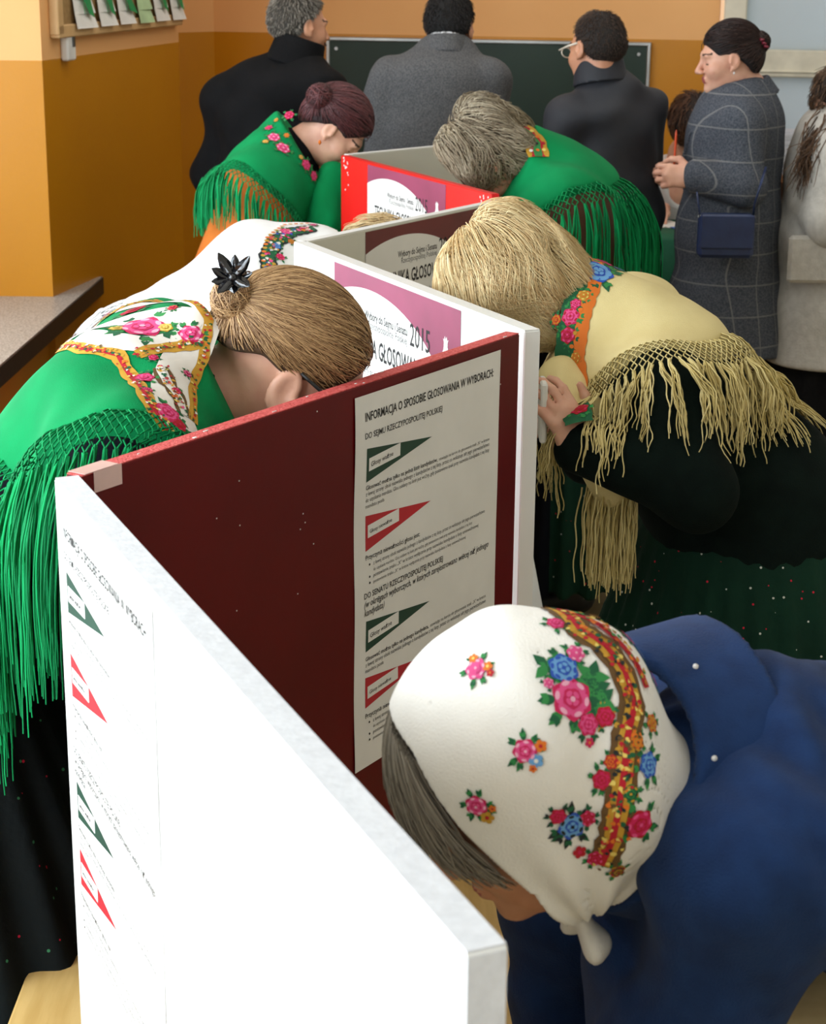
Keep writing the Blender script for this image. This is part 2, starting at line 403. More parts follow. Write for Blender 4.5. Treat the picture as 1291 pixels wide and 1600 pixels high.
def body_mesh(parent, fr, J, skin, h=.006, male=False, hands=(), hh=.0045, far=.016):
    """one skin mesh: head and neck, torso, arms, hands, legs, feet"""
    nk, ch, pv = J['neck'], J['chest'], J['pelvis']
    hd = fr.S(head_local(male)); hb = fr.w(0, -.03, -.06)
    top = U(.03, hd, cone(hb, nk, .052*fr.k, .058*fr.k), cone(nk, ch, .06, .08))
    Vs = []; Fs = []; Ms = []; n = 0
    def push(V, F, M):
        nonlocal n
        Vs.append(V); Fs.append(F+n); Ms.append(M); n += len(V)
    V, F = nets(top, h); push(V, F, face_mi(fr)(V[F].mean(1)))
    L = [cone(nk, ch, .05, .12), cone(ch, pv, .12, .12)]
    for (s, e, w) in J['arms']: L += [cone(ch, s, .09, .052), cone(s, e, .050, .040), cone(e, w, .040, .025)]
    for (a, k_, b, t) in J['legs']: L += [cone(pv, a, .12, .09), cone(a, k_, .085, .055), cone(k_, b, .055, .036), cone(b, t, .034, .026)]
    V, F = nets(U(.04, *L), far); push(V, F, np.zeros(len(F), int))
    for hs in hands:
        V, F = nets(hs, hh); push(V, F, np.zeros(len(F), int))
    o = mesh_obj('body', np.concatenate(Vs), np.concatenate(Fs), [skin, MLIP, MBROW], np.concatenate(Ms), parent, True, tuple(parent.location))
    return o, hd
def strand_obj(name, P, r0, r1, m, parent, sides=3, kind=None):
    V, F = tubes(P, r0, r1, sides)
    o = mesh_obj(name, V, F, m, None, parent, True, tuple(wl(parent)) if parent is not None else (0, 0, 0))
    return o
def strands(f, A, B, K, offs, wave=0.002, wfreq=2.5, lift=0.0, seed=3, bend=None):
    """strands from points A to B that lie along the surface f"""
    r = np.random.default_rng(seed); n = len(A); t = np.linspace(0, 1, K)[None, :, None]
    P = A[:, None]*(1-t)+B[:, None]*t
    if bend is not None: P = P+bend[None, None]*(np.sin(t*PI))
    Wv = r.normal(0, 1, (n, 1, 3)); ph = r.uniform(0, 6.28, (n, 1, 1))
    P = P+wave*Wv*np.sin(t*wfreq*PI+ph)*np.sqrt(t)
    sh = P.shape; Q = P.reshape(-1, 3); o = (offs[:, None]*np.ones((1, K))+lift*np.linspace(0, 1, K)[None]**2).reshape(-1)
    for _ in range(5): Q = Q-grad(f, Q)*np.clip(f(Q)-o, -.05, .05)[:, None]
    return Q.reshape(sh)
def hem_line(V, surf, reg0, reg, ce, spacing, tol=.008, lo=None):
    """evenly spaced points along the hem with sideways directions"""
    m = (reg0(V) > -tol) & (reg(V) > -tol) & (np.abs(surf(V)) < .012)
    if lo is not None: m &= lo(V)
    Q = V[m]
    for _ in range(2): Q = onto(reg0, Q, -.002, 2); Q = onto(surf, Q, 0., 2)
    if len(Q) > 6000: Q = Q[::len(Q)//6000+1]
    out = []; i = 0; alive = np.ones(len(Q), bool)
    while alive.any():
        p = Q[i]; out.append(p); d = np.linalg.norm(Q-p, axis=1); alive &= d > spacing*.95
        if not alive.any(): break
        i = int(np.argmin(np.where(alive, d, 1e9)))
    P = np.array(out); return P, unit(np.cross(unit(P-ce), grad(surf, P)))
def knotted_fringe(shawl, V, surf, reg0, reg, ce, body, spacing, netlen, lens, yarn_n, r, m, seed=1, cells=3, noise=.06, curl=0., cond=None, K=18, fall=.1):
    rg = np.random.default_rng(seed); P, T = hem_line(V, surf, reg0, reg, ce, spacing, lo=cond); n = len(P); od = unit(P-ce)
    steps = cells*6; st = netlen/steps; paths = []
    for fam in (1, -1):
        Q = P.copy(); d = od.copy(); path = [Q.copy()]; sg = np.full(n, fam)
        for k in range(steps):
            d = unit(d+A3(0, 0, -1)*.05); side = sg[:, None]*T*(1 if (k//3) % 2 == 0 else -1)*spacing*.5/3
            Q = Q+d*st+side; v = body(Q); g = grad(body, Q); Q = Q+g*np.clip(.006-v, 0, .03)[:, None]; dn = d-g*np.minimum(0, (d*g).sum(1))[:, None]; d = unit(dn); path.append(Q.copy())
        paths.append(np.stack(path, 1))
    NP = np.concatenate(paths); o = strand_obj('fringe_net', NP, r*.8, r*.8, m, shawl)
    E = paths[0][:, -1]; dE = d; i = np.repeat(np.arange(n), yarn_n); N = len(i)
    cl = rg.uniform(.85, 1.15, n)[i]
    FP = fringe(body, E[i]+rg.normal(0, .0015, (N, 3)), dE[i]+rg.normal(0, .10, (N, 3)), rg.uniform(lens[0], lens[1], N)*cl, K, fall, noise, .006, seed, clump=yarn_n, curl=curl)
    strand_obj('fringe', FP, r, r*.6, m, shawl)
def barrier(f, pl, th, sgn=-1, pad=.004, L=1.25):
    """keeps yarn on one side of a screen"""
    def g(P):
        d = sgn*((P-pl.o)@pl.n)-(th if sgn < 0 else 0)-pad; u = (P-pl.o)@pl.e; inr = (u > -.02) & (u < L) & (P[:, 2] < 1.33)
        return np.where(inr, np.minimum(f(P), d), f(P))
    return g
def flecks(pr, pts, w, n, ms, rng, r=(.0016, .0034), layer=5):
    P = [A3(*p) for p in pts]
    for _ in range(n):
        i = rng.randrange(len(P)-1); t = rng.random(); q = P[i]+(P[i+1]-P[i])*t; fr = pr.frame(q, rng.uniform(0, 6)); a = rng.uniform(0, 6.28); rr = rng.uniform(0, w)
        pr.blob(fr, rr*math.cos(a), rr*math.sin(a), rng.uniform(*r), rng.choice(ms), layer, 3, .3, asp=rng.uniform(.5, 1), n=7)
def flow_hair(f, A, dirfn, L, K, offs, lift=.0, wave=.0, seed=1, gravity=0., clump=40, jitter=.10):
    """locks combed over the surface f: from A, each step follows dirfn made tangent to f"""
    r = np.random.default_rng(seed); n = len(A); P = A.copy(); path = [P.copy()]; step = L/(K-1)
    Q = r.normal(0, 1, (3, 3))*clump; ph = r.uniform(0, 6, 3)
    wv = np.stack([np.sin(A@Q[i]+ph[i]) for i in range(3)], 1)      # neighbours wave together
    jit = r.normal(0, jitter, (n, 3))
    for k in range(1, K):
        g = grad(f, P); d = unit(dirfn(P)); w = wv*np.sin(2.2*k/K*PI+ph[0])[..., None]*wave if np.ndim(wave) else wv*math.sin(1.6*k/K*PI+ph[0])*wave
        d = d+w+jit+A3(0, 0, -1)*gravity*k/K; d = unit(d-g*(d*g).sum(1)[:, None])
        P = P+d*step[:, None]; o = offs+lift*(k/(K-1))**2
        for _ in range(2): P = P-grad(f, P)*np.clip(f(P)-o, -.03, .03)[:, None]
        path.append(P.copy())
    return np.stack(path, 1)
def fringe(f, starts, outd, lens, K, fall=.25, noise=.15, offd=.004, seed=5, clump=1, net=0.0, curl=0.0):
    """yarn that leaves the hem, bends to gravity and slides over the surface f"""
    r = np.random.default_rng(seed); n = len(starts); P = np.array(starts, float)
    d = unit(outd)+r.normal(0, noise*.5, (n, 3)); step = lens/(K-1); path = [P.copy()]
    ncl = max(1, n//clump); cn = r.normal(0, noise, (ncl, K, 3)); ci = np.arange(n)//clump % ncl
    side = np.cross(unit(outd), A3(0, 0, 1)); sgn = np.where(np.arange(n) % 2 == 0, 1, -1)
    o = offd+r.uniform(0, .008, n)
    for k in range(1, K):
        a = min(1., fall*k*.5+fall)
        d = unit(d*(1-a*.6)+A3(0, 0, -1)[None]*a*.6+cn[ci, k]*.5+r.normal(0, noise*.25, (n, 3))+curl*np.stack([np.sin(k*.9+ci), np.cos(k*.8+ci*2), 0*ci], 1)*.5)
        P = P+d*step[:, None]
        if net: P = P+side*sgn[:, None]*net*(1 if (k % 4 < 2) else -1)*(k < K*.45)
        v = f(P); m = v < o
        if m.any():
            g = grad(f, P[m]); P[m] += g*(o[m]-v[m])[:, None]
            dn = d[m]; dn = dn-g*np.minimum(0, (dn*g).sum(1))[:, None]; d[m] = unit(dn)
        path.append(P.copy())
    return np.stack(path, 1)
# ---------------------------------------------------------------- printed flowers: flat shapes of dye that follow the cloth
class Print:
    def __init__(s, f, lift=.0012): s.f = f; s.V = []; s.F = []; s.M = []; s.O = []; s.lift = lift; s.n = 0; s.layer = 0
    def frame(s, c, ang=0.0, ref=(0, 0, 1)):
        c = onto(s.f, np.array([c]), 0)[0]; g = grad(s.f, c[None])[0]; r = A3(*ref); x = np.cross(r, g)
        if np.linalg.norm(x) < .05: x = np.cross(A3(1, 0, 0), g)
        x = unit(x); y = np.cross(g, x); return c, math.cos(ang)*x+math.sin(ang)*y, -math.sin(ang)*x+math.cos(ang)*y
    def shape(s, fr, pts, m, layer):
        """outline in the local plane of fr -> filled patch (centre, mid ring, rim)"""
        c, x, y = fr; P = np.array(pts); ce = P.mean(0); n = len(P)
        A = np.concatenate([ce[None], ce+(P-ce)*.5, P]); V = c+A[:, :1]*x+A[:, 1:2]*y
        b = s.n; i = np.arange(n); j = (i+1) % n
        F = np.concatenate([np.stack([0*i+b, b+1+i, b+1+j], 1), np.stack([b+1+i, b+1+n+i, b+1+n+j], 1), np.stack([b+1+i, b+1+n+j, b+1+j], 1)])
        s.V.append(V); s.F.append(F); s.M += [m]*len(F); s.O += [s.lift+layer*.00035]*len(V); s.n += len(V)
    def blob(s, fr, cx, cy, r, m, layer, lob=0, amp=.0, asp=1., rot=0., n=14, ph=0.):
        a = np.arange(n)*2*PI/n; R = r*(1+amp*np.cos(lob*a+ph)); px = R*np.cos(a); py = R*np.sin(a)*asp
        s.shape(fr, np.stack([cx+px*math.cos(rot)-py*math.sin(rot), cy+px*math.sin(rot)+py*math.cos(rot)], 1), m, layer)
    def leaf(s, fr, x, y, ang, L, w, m, layer):
        t = np.array([0, .2, .45, .7, 1, .7, .45, .2]); v = np.array([0, .7, 1, .6, 0, -.6, -1, -.7])*w
        px = t*L; py = v; s.shape(fr, np.stack([x+px*math.cos(ang)-py*math.sin(ang), y+px*math.sin(ang)+py*math.cos(ang)], 1), m, layer)
    def rose(s, c, r, cols, rng, leaves=7, ang=None, leafm=(4, 5)):
        """cols = (deep, mid, pale) slots; a cabbage rose with leaves"""
        fr = s.frame(c, rng.uniform(0, 6) if ang is None else ang)
        for k in range(leaves):
            a = k*2*PI/leaves+rng.uniform(-.3, .3); s.leaf(fr, math.cos(a)*r*.7, math.sin(a)*r*.7, a+rng.uniform(-.4, .4), r*rng.uniform(.75, 1.1), r*.24, leafm[k % 2], 0)
            for q in (-.5, .5): s.leaf(fr, math.cos(a)*r*1.0, math.sin(a)*r*1.0, a+q, r*.45, r*.15, leafm[(k+1) % 2], 1)
        s.blob(fr, 0, 0, r*.86, cols[0], 2, 6, .10, n=24)
        for k in range(6):
            a = k*PI/3+.3; s.blob(fr, math.cos(a)*r*.55, math.sin(a)*r*.55, r*.33, cols[1], 3, asp=.72, rot=a+PI/2)
        for k in range(6):
            a = k*PI/3+.3; s.blob(fr, math.cos(a)*r*.66, math.sin(a)*r*.66, r*.19, cols[2], 4, asp=.55, rot=a+PI/2, n=10)
        s.blob(fr, 0, 0, r*.42, cols[0], 5, 5, .1, n=16)
        for k in range(4):
            a = k*PI/2+.6; s.blob(fr, math.cos(a)*r*.22, math.sin(a)*r*.22, r*.16, cols[1], 6, asp=.7, rot=a+PI/2, n=10)
        s.blob(fr, r*.03, 0, r*.12, cols[2], 7, n=8)
    def small(s, c, r, m, mc, rng, n=5):
        fr = s.frame(c, rng.uniform(0, 6))
        for k in range(n):
            a = k*2*PI/n; s.blob(fr, math.cos(a)*r*.6, math.sin(a)*r*.6, r*.42, m, 3, n=10)
        s.blob(fr, 0, 0, r*.3, mc, 4, n=8)
    def band(s, pts, w, m, layer=0, scal=0.0, seg=None):
        """a printed strip along a line of points on the cloth, optionally scalloped"""
        P = [A3(*p) for p in pts]; Q = []
        for i in range(len(P)-1):
            d = np.linalg.norm(P[i+1]-P[i]); k = max(2, int(d/.008)); Q += [P[i]+(P[i+1]-P[i])*t/k for t in range(k)]
        Q.append(P[-1]); Q = onto(s.f, np.array(Q)); g = grad(s.f, Q); T = unit(np.gradient(Q, axis=0)); B = np.cross(g, T)
        arc = np.concatenate([[0], np.cumsum(np.linalg.norm(np.diff(Q, axis=0), axis=1))])
        ww = w*(1+scal*np.abs(np.sin(arc*PI/(w*1.2))))
        rows = np.stack([Q-B*ww[:, None], Q-B*w*.33, Q+B*w*.33, Q+B*ww[:, None]], 1).reshape(-1, 3); n = len(Q); b = s.n
        F = [t for i in range(n-1) for j in range(3) for t in ((b+i*4+j, b+i*4+j+1, b+i*4+j+5), (b+i*4+j, b+i*4+j+5, b+i*4+j+4))]
        s.V.append(rows); s.F.append(np.array(F)); s.M += [m]*len(F); s.O += [s.lift+layer*.00035]*len(rows); s.n += len(rows)
        return Q
    def dots(s, pts, step, r, ms, layer=3, side=0.0):
        Q = []; P = [A3(*p) for p in pts]
        for i in range(len(P)-1):
            d = np.linalg.norm(P[i+1]-P[i]); k = max(1, int(d/step)); Q += [P[i]+(P[i+1]-P[i])*t/k for t in range(k)]
        for i, q in enumerate(Q): s.blob(s.frame(q), side, 0, r, ms[i % len(ms)], layer, n=8, asp=.8)
    def data(s, base_index=0):
        V = np.concatenate(s.V); F = np.concatenate(s.F); O = np.array(s.O); Q = V.copy()
        for _ in range(5): Q = Q-grad(s.f, Q)*np.clip(s.f(Q)-O, -.05, .05)[:, None]
        n = np.cross(Q[F[:, 1]]-Q[F[:, 0]], Q[F[:, 2]]-Q[F[:, 0]]); g = grad(s.f, Q[F].mean(1)); fl = (n*g).sum(1) < 0
        F[fl] = F[fl][:, ::-1]
        return Q, F, np.array(s.M)
def garment(J, t=.0, sleeve=.055, cuff=.045, chest=.15, belly=.16, hip=.17, wide=1.25, shr=.09, k=.06):
    nk, ch, pv = J['neck'], J['chest'], J['pelvis']; sh = [a[0] for a in J['arms']]; side = unit(sh[0]-sh[1])
    L = [cone(ch, pv, chest, belly, side, wide), cone(sh[0], sh[1], shr, shr), cone(nk, ch, .075, chest*.9, side, 1.1)]
    for (s, e, w) in J['arms']: L += [cone(s, e, sleeve+.018, sleeve+.004), cone(e, w, sleeve, cuff)]
    return U(k, *L)
def skirt_s(J, hem, r0=.17, r1=.28, pleat=.01, n=22, side=(1, 0, 0), wide=1.1):
    pv = J['pelvis']; c = cone(pv, hem, r0, r1, side, wide); c = cut(c, lambda P: hem[2]-P[:, 2], .01)
    def g(P):
        t = np.arctan2(P[:, 1]-pv[1], P[:, 0]-pv[0]); z = np.clip((pv[2]-P[:, 2])/.3, 0, 1); return pleat*z*np.sin(n*t+1.5*np.sin(t*3)+P[:, 2]*2)
    return disp(c, g)
def make_shoes(parent, J, m):
    for (a, k_, b, t) in J['legs']:
        s = U(.03, cone(b+A3(0, 0, .03), b+A3(0, 0, -.02), .05, .05), cone(b+A3(0, 0, -.02), t, .045, .038))
        s = cut(s, lambda P: .0-P[:, 2], .006)
        sdf_obj('shoe', s, .009, m, parent)
def ground(p): return A3(p[0], p[1], 0)
def stand_legs(pv, face, gap=.09, back=0.0, lean=0.0, cz=0.):
    """legs below a pelvis point; face = walking direction (x,y)"""
    f = unit(A3(face[0], face[1], 0)); s = A3(f[1], -f[0], 0); out = []
    for q in (-1, 1):
        hip = pv+s*q*gap-A3(0, 0, .04); an = ground(pv+s*q*(gap+.02)+f*lean)+A3(0, 0, .08); kn = (hip+an)/2+f*.03
        out.append((hip, kn, an, an+f*.15+A3(0, 0, -.045)))
    return out
# ------------------------------------------------------------------ shared materials
M = dict(
    wall=wall_mat(),
    ceil=mat('ceiling_white', (225, 218, 205), .9, bump=.1),
    floor=mat('floor_lino', (186, 168, 128), .35, rgb2=(172, 152, 112), scale=14, bump=.05, bscale=200),
    terrazzo=mat('terrazzo', (190, 184, 176), .35, rgb2=(120, 112, 104), scale=160, detail=2),
    black=mat('black_edge', (26, 26, 26), .45, bump=.2),
    white=mat('white_laminate', (232, 233, 230), .42, rgb2=(226, 227, 224), scale=4, bump=.03),
    grey=mat('grey_laminate', (214, 213, 200), .45, rgb2=(208, 207, 194), scale=4, bump=.03),
    edgew=mat('sawn_board_edge', (214, 217, 222), .8, rgb2=(204, 207, 212), scale=90, bump=.12, bscale=200),
    maroon=mat('maroon_laminate', (98, 2, 9), .36, spec=.2, rgb2=(90, 1, 7), scale=5, bump=.05, bscale=40),
    rededge=mat('worn_red_edge', (222, 104, 100), .8, rgb2=(196, 66, 64), scale=220, bump=.8, bscale=240),
    red=mat('bright_red_laminate', (222, 24, 22), .38, rgb2=(212, 18, 18), scale=5),
    birch=mat('birch_top', (214, 178, 112), .4, rgb2=(198, 160, 94), scale=6, stretch=(8, 1, 1), bump=.05),
    wood=mat('brown_wood', (126, 74, 34), .45, rgb2=(100, 56, 24), scale=6, stretch=(1, 1, 9), bump=.1),
    paper=mat('paper_white', (236, 235, 230), .8, rgb2=(230, 229, 224), scale=10, bump=.04, bscale=20),
    ink=mat('ink_black', (28, 26, 26), .7), inkg=mat('ink_grey', (92, 92, 92), .7),
    pgreen=mat('print_green', (22, 66, 48), .6), pred=mat('print_red', (196, 32, 44), .6),
    pmaroon=mat('print_maroon', (150, 60, 92), .5), pmaroon2=mat('print_dark_maroon', (112, 44, 40), .5),
    metal=mat('aluminium', (190, 192, 190), .35, metal=.8), chalk=mat('chalkboard', (22, 46, 36), .5, rgb2=(28, 54, 42), scale=3, bump=.05),
    frame=mat('cream_window_frame', (226, 220, 200), .5), pine=mat('pine_frame', (214, 178, 128), .5, rgb2=(200, 162, 110), scale=5),
    cork=mat('cork', (164, 132, 84), .9, rgb2=(150, 118, 72), scale=60, bump=.4, bscale=150),
    plastic=mat('white_plastic', (238, 238, 236), .3), tape=mat('clear_tape', (225, 190, 185), .15, spec=.8),
    cloth=mat('green_tablecloth', (14, 92, 66), .85, rgb2=(12, 84, 60), scale=9, bump=.2),
    pink=mat('drawing_yellow', (246, 214, 20), .7), leafg=mat('drawing_green', (30, 150, 84), .7), lightgreen=mat('light_green_paper', (190, 220, 170), .8),
    steel=mat('steel_leg', (110, 112, 115), .35, metal=.9))
MLIP = mat('lips', (176, 92, 88), .45); MBROW = mat('brow_hair', (74, 52, 40), .8)
def glass_mat(name, alpha, col, rough):
    m = bpy.data.materials.new(name); m.use_nodes = True; nt = m.node_tree; nt.nodes.clear()
    o = nt.nodes.new('ShaderNodeOutputMaterial'); t = nt.nodes.new('ShaderNodeBsdfTransparent'); g = nt.nodes.new('ShaderNodeBsdfGlossy'); g.inputs['Roughness'].default_value = rough
    x = nt.nodes.new('ShaderNodeMixShader'); x.inputs[0].default_value = alpha; t.inputs[0].default_value = col
    nt.links.new(t.outputs[0], x.inputs[1]); nt.links.new(g.outputs[0], x.inputs[2]); nt.links.new(x.outputs[0], o.inputs[0]); return m
M['glass'] = glass_mat('window_glass', .06, (.95, .98, 1, 1), .02)
def frosted():
    m = bpy.data.materials.new('frosted_glass'); m.use_nodes = True; nt = m.node_tree; b = nt.nodes['Principled BSDF']
    b.inputs['Base Color'].default_value = (*srgb((176, 184, 186)), 1); b.inputs['Roughness'].default_value = .25
    tr = nt.nodes.new('ShaderNodeBsdfTranslucent'); tr.inputs[0].default_value = (.75, .8, .82, 1)
    x = nt.nodes.new('ShaderNodeMixShader'); x.inputs[0].default_value = .5; out = nt.nodes['Material Output']
    nt.links.new(b.outputs[0], x.inputs[1]); nt.links.new(tr.outputs[0], x.inputs[2]); nt.links.new(x.outputs[0], out.inputs[0]); return m
M['frost'] = frosted()

# ------------------------------------------------------------------ the room
def structure(o): o['kind'] = 'structure'; return o
def prism(mb, pts, z0, z1, m=0):
    n = len(pts); V = [(x, y, z0) for x, y in pts]+[(x, y, z1) for x, y in pts]
    mb.add(V, [tuple(range(n))[::-1], tuple(range(n, 2*n))]+[(i, (i+1) % n, n+(i+1) % n, n+i) for i in range(n)], m)
CEIL = 3.15
b = MB(); prism(b, [(-2.6, -3.3), (4.0, -3.3), (4.0, 9.6), (-2.6, 9.6)], -.1, 0); structure(b.obj('floor', M['floor']))
b = MB(); prism(b, [(-2.6, -3.3), (4.0, -3.3), (4.0, 9.6), (-2.6, 9.6)], CEIL, CEIL+.1); structure(b.obj('ceiling', M['ceil']))
b = MB(); prism(b, [(-1.3, 6.6), (-1.0, 8.0), (-1.13, 8.9), (-2.3, 8.9), (-2.3, 6.6)], 0, CEIL)
WINS = [(-2.3, .3), (.75, 3.15), (3.6, 6.3)]
prism(b, [(-2.15, -3.2), (-1.32, -3.2), (-1.32, 6.6), (-2.15, 6.6)], 0, .68)
prism(b, [(-2.15, -3.2), (-2.0, -3.2), (-2.0, 6.6), (-2.15, 6.6)], .68, .86)
prism(b, [(-2.15, -3.2), (-2.0, -3.2), (-2.0, 6.6), (-2.15, 6.6)], 2.82, CEIL)
for y0, y1 in ((-3.2, -2.3), (.3, .75), (3.15, 3.6), (6.3, 6.6)): prism(b, [(-2.15, y0), (-2.0, y0), (-2.0, y1), (-2.15, y1)], .86, 2.82)
structure(b.obj('wall_left', M['wall']))
BA = A3(-.96, 9.02, 0); BD = unit(A3(2.31, -.42, 0)); BN = A3(BD[1], -BD[0], 0)   # back wall line and its normal into the room
def onback(u, z, d=0): return BA+BD*u+BN*d+A3(0, 0, z)
b = MB()
p = [onback(u, 0)[:2] for u in (0, 2.35)]
prism(b, [(-1.14, 8.85), tuple(p[0]), tuple(p[1]), (1.5, 9.3), (-1.2, 9.3)], 0, CEIL)
q0, q1 = onback(2.35, 0)[:2], onback(4.7, 0)[:2]
prism(b, [tuple(q0), tuple(q1), (q1[0], q1[1]+.12), (q0[0], q0[1]+.12)], 0, .93)
prism(b, [tuple(q0), tuple(q1), (q1[0], q1[1]+.12), (q0[0], q0[1]+.12)], 2.7, CEIL)
structure(b.obj('wall_back', M['wall']))
b = MB(); prism(b, [(3.6, -3.2), (3.75, -3.2), (3.75, 9.4), (3.6, 9.4)], 0, CEIL); structure(b.obj('wall_right', M['ceil']))
b = MB(); prism(b, [(-2.3, -3.3), (3.8, -3.3), (3.8, -3.15), (-2.3, -3.15)], 0, CEIL); structure(b.obj('wall_front', M['ceil']))
# sill: terrazzo slab with a black nosing
e0 = Zp(160, 432, .72); e1 = Zp(0, 570, .72); ed = unit(e1-e0); e2 = e0+ed*((e0[1]+3.1)/-ed[1])
b = MB(); prism(b, [tuple(e0[:2]), (-2.0, e0[1]), (-2.0, -3.1), tuple(e2[:2])], .68, .72, 0)
nx = A3(-ed[1], ed[0], 0); nx = nx if nx[0] > 0 else -nx
prism(b, [tuple((e0+nx*.004)[:2]), tuple(e0[:2]), tuple(e2[:2]), tuple((e2+nx*.004)[:2])], .655, .716, 1)
structure(b.obj('trim_1', [M['terrazzo'], M['black']]))
for i, (y0, y1) in enumerate(WINS):
    b = MB(); x = -2.08
    for z in (.89, 2.79, 2.2): b.box((x, (y0+y1)/2, z), (.07, y1-y0, .06), bev=.008)
    for y in (y0+.03, (y0+y1)/2, y1-.03): b.box((x, y, 1.84), (.07, .06, 1.96), bev=.008)
    w = structure(b.obj('window_%d' % (i+2), M['frame']))
    b = MB(); b.box((x, (y0+y1)/2, 1.84), (.006, y1-y0-.06, 1.9)); b.obj('pane', M['glass'], w)
# frosted interior window, back right
b = MB()
AX = np.array([BD, -BN, A3(0, 0, 1)])
def bb(u, z, su, sz, sd=.09, m=0, d=0, bev=.006): b.box(onback(u, z, d), (su, sd, sz), m, AX, bev)
bb(2.42, 1.83, .10, 1.80, .12); bb(3.5, 1.452, 2.2, .118, .11); bb(3.5, 1.418, 2.2, .012, .13, d=.0); bb(3.5, .965, 2.3, .07, .12); bb(3.5, 2.67, 2.3, .07); bb(4.62, 1.83, .08, 1.8)
w = structure(b.obj('window_1', M['frame']))
b = MB(); bb(3.5, 2.08, 2.1, 1.14, .01, bev=0); b.obj('pane', M['frost'], w)
b = MB(); bb(3.5, 1.2, 2.1, .40, .01, bev=0); b.obj('pane', M['frost'], w)
area('corridor_daylight', (3.4, 9.9, 2.1), (2.9, 8.3, 1.7), 1.4, 1.4, 26, (.93, .97, 1))
# ceiling lamps: unlit fluorescent troughs; a weak fill comes from added area lights below
def lamp(x, y, lab):
    t = empty('ceiling_lamp', (x, y, CEIL-.08), 'white fluorescent trough on the ceiling '+lab, 'lamp', 'ceiling lamps')
    m = MB(); m.box((x, y, CEIL-.03), (.2, 1.25, .06), bev=.01); m.obj('housing', M['plastic'], t, loc=(x, y, CEIL-.08))
    return t
area('ceiling_fill', (.9, 1.0, CEIL-.12), (.9, 1.0, 0), 3.0, 5.0, 9, (.94, .97, 1))
area('ceiling_fill', (.6, 6.6, CEIL-.12), (.6, 6.6, 0), 3.6, 2.6, 34, (1, .97, .93))
for x, y, lab in ((.9, 0.0, 'above the foreground'), (.9, 3.2, 'above the middle screens'), (.6, 6.6, 'above the standing men')): lamp(x, y, lab)

# ------------------------------------------------------------------ chalkboard, notice board, switch
t = empty('chalkboard', tuple(onback(1.3, 1.05, .03)), 'dark green chalkboard with a thin aluminium rim on the back wall', 'chalkboard')
L0 = float((W(521, 54, 9)-BA)@BD); L1 = float((W(1016, 68, 8.68)-BA)@BD); ZT = 1.525; ZB = .55
b = MB(); bb((L0+L1)/2, (ZT+ZB)/2, L1-L0, ZT-ZB, .02, 0, .02, 0); b.obj('board_face', M['chalk'], t, loc=tuple(t.location))
b = MB(); bb((L0+L1)/2, ZT, L1-L0+.02, .016, .035, 0, .022, .003); bb((L0+L1)/2, ZB, L1-L0+.02, .02, .06, 0, .03, .003)
for u in (L0, L1): bb(u, (ZT+ZB)/2, .016, ZT-ZB, .035, 0, .022, .003)
b.obj('rim', M['metal'], t, loc=tuple(t.location))
for u in (L0+.04, L1-.045):
    b = MB(); b.tube([onback(u, ZT-.045, .028), onback(u, ZT-.045, .038)], .008, n=10); b.obj('screw', M['metal'], t, loc=tuple(t.location))
# pier side plane
PO = A3(-1.3, 6.6, 0); PD = unit(A3(.3, 1.4, 0)); PN = A3(PD[1], -PD[0], 0)
class Pl:
    def __init__(s, o, e, n): s.o = A3(*o); s.e = unit(A3(*e)); s.n = unit(A3(*n))
    def at(s, u, z, d=0): return A3(s.o[0], s.o[1], 0)+s.e*u+s.n*d+A3(0, 0, z)
    def px(s, px, py):
        d = _ray(px, py); t = s.n@(s.o-_C)*1.0; t = (s.n[:2]@(s.o[:2]-_C[:2]))/(s.n[:2]@d[:2]); q = _C+d*t
        return float(s.e@(q-s.o)), float(q[2])
    def ax(s): return np.array([s.e, -s.n, A3(0, 0, 1)])
pier = Pl(PO, PD, PN)
u0, zb = pier.px(78, 56); u1, _ = pier.px(273, 35); zb = 1.627; zt = 2.45
t = empty('notice_board', tuple(pier.at((u0+u1)/2, zb)), 'pine framed cork notice board pinned with tulip drawings', 'notice board')
b = MB(); b.box(pier.at((u0+u1)/2, (zb+zt)/2, .012), (u1-u0, .02, zt-zb), 0, pier.ax()); b.obj('cork', M['cork'], t, loc=tuple(t.location))
b = MB()
for z in (zb, zt): b.box(pier.at((u0+u1)/2, z+.012, .018), (u1-u0, .036, .045), 0, pier.ax(), .004)
for u in (u0+.02, u1-.02): b.box(pier.at(u, (zb+zt)/2, .018), (.05, .036, zt-zb), 0, pier.ax(), .004)
b.obj('frame', M['pine'], t, loc=tuple(t.location))
DL = ['white sheet with a yellow tulip, the first from the left on the notice board', 'white sheet with a yellow tulip, second from the left on the notice board', 'white sheet with a yellow tulip whose big green leaf sticks out over the edge',
      'pale green sheet on the notice board among the white ones', 'white sheet with a small tulip just right of the pale green sheet', 'white sheet with a small tulip at the right end of the notice board']
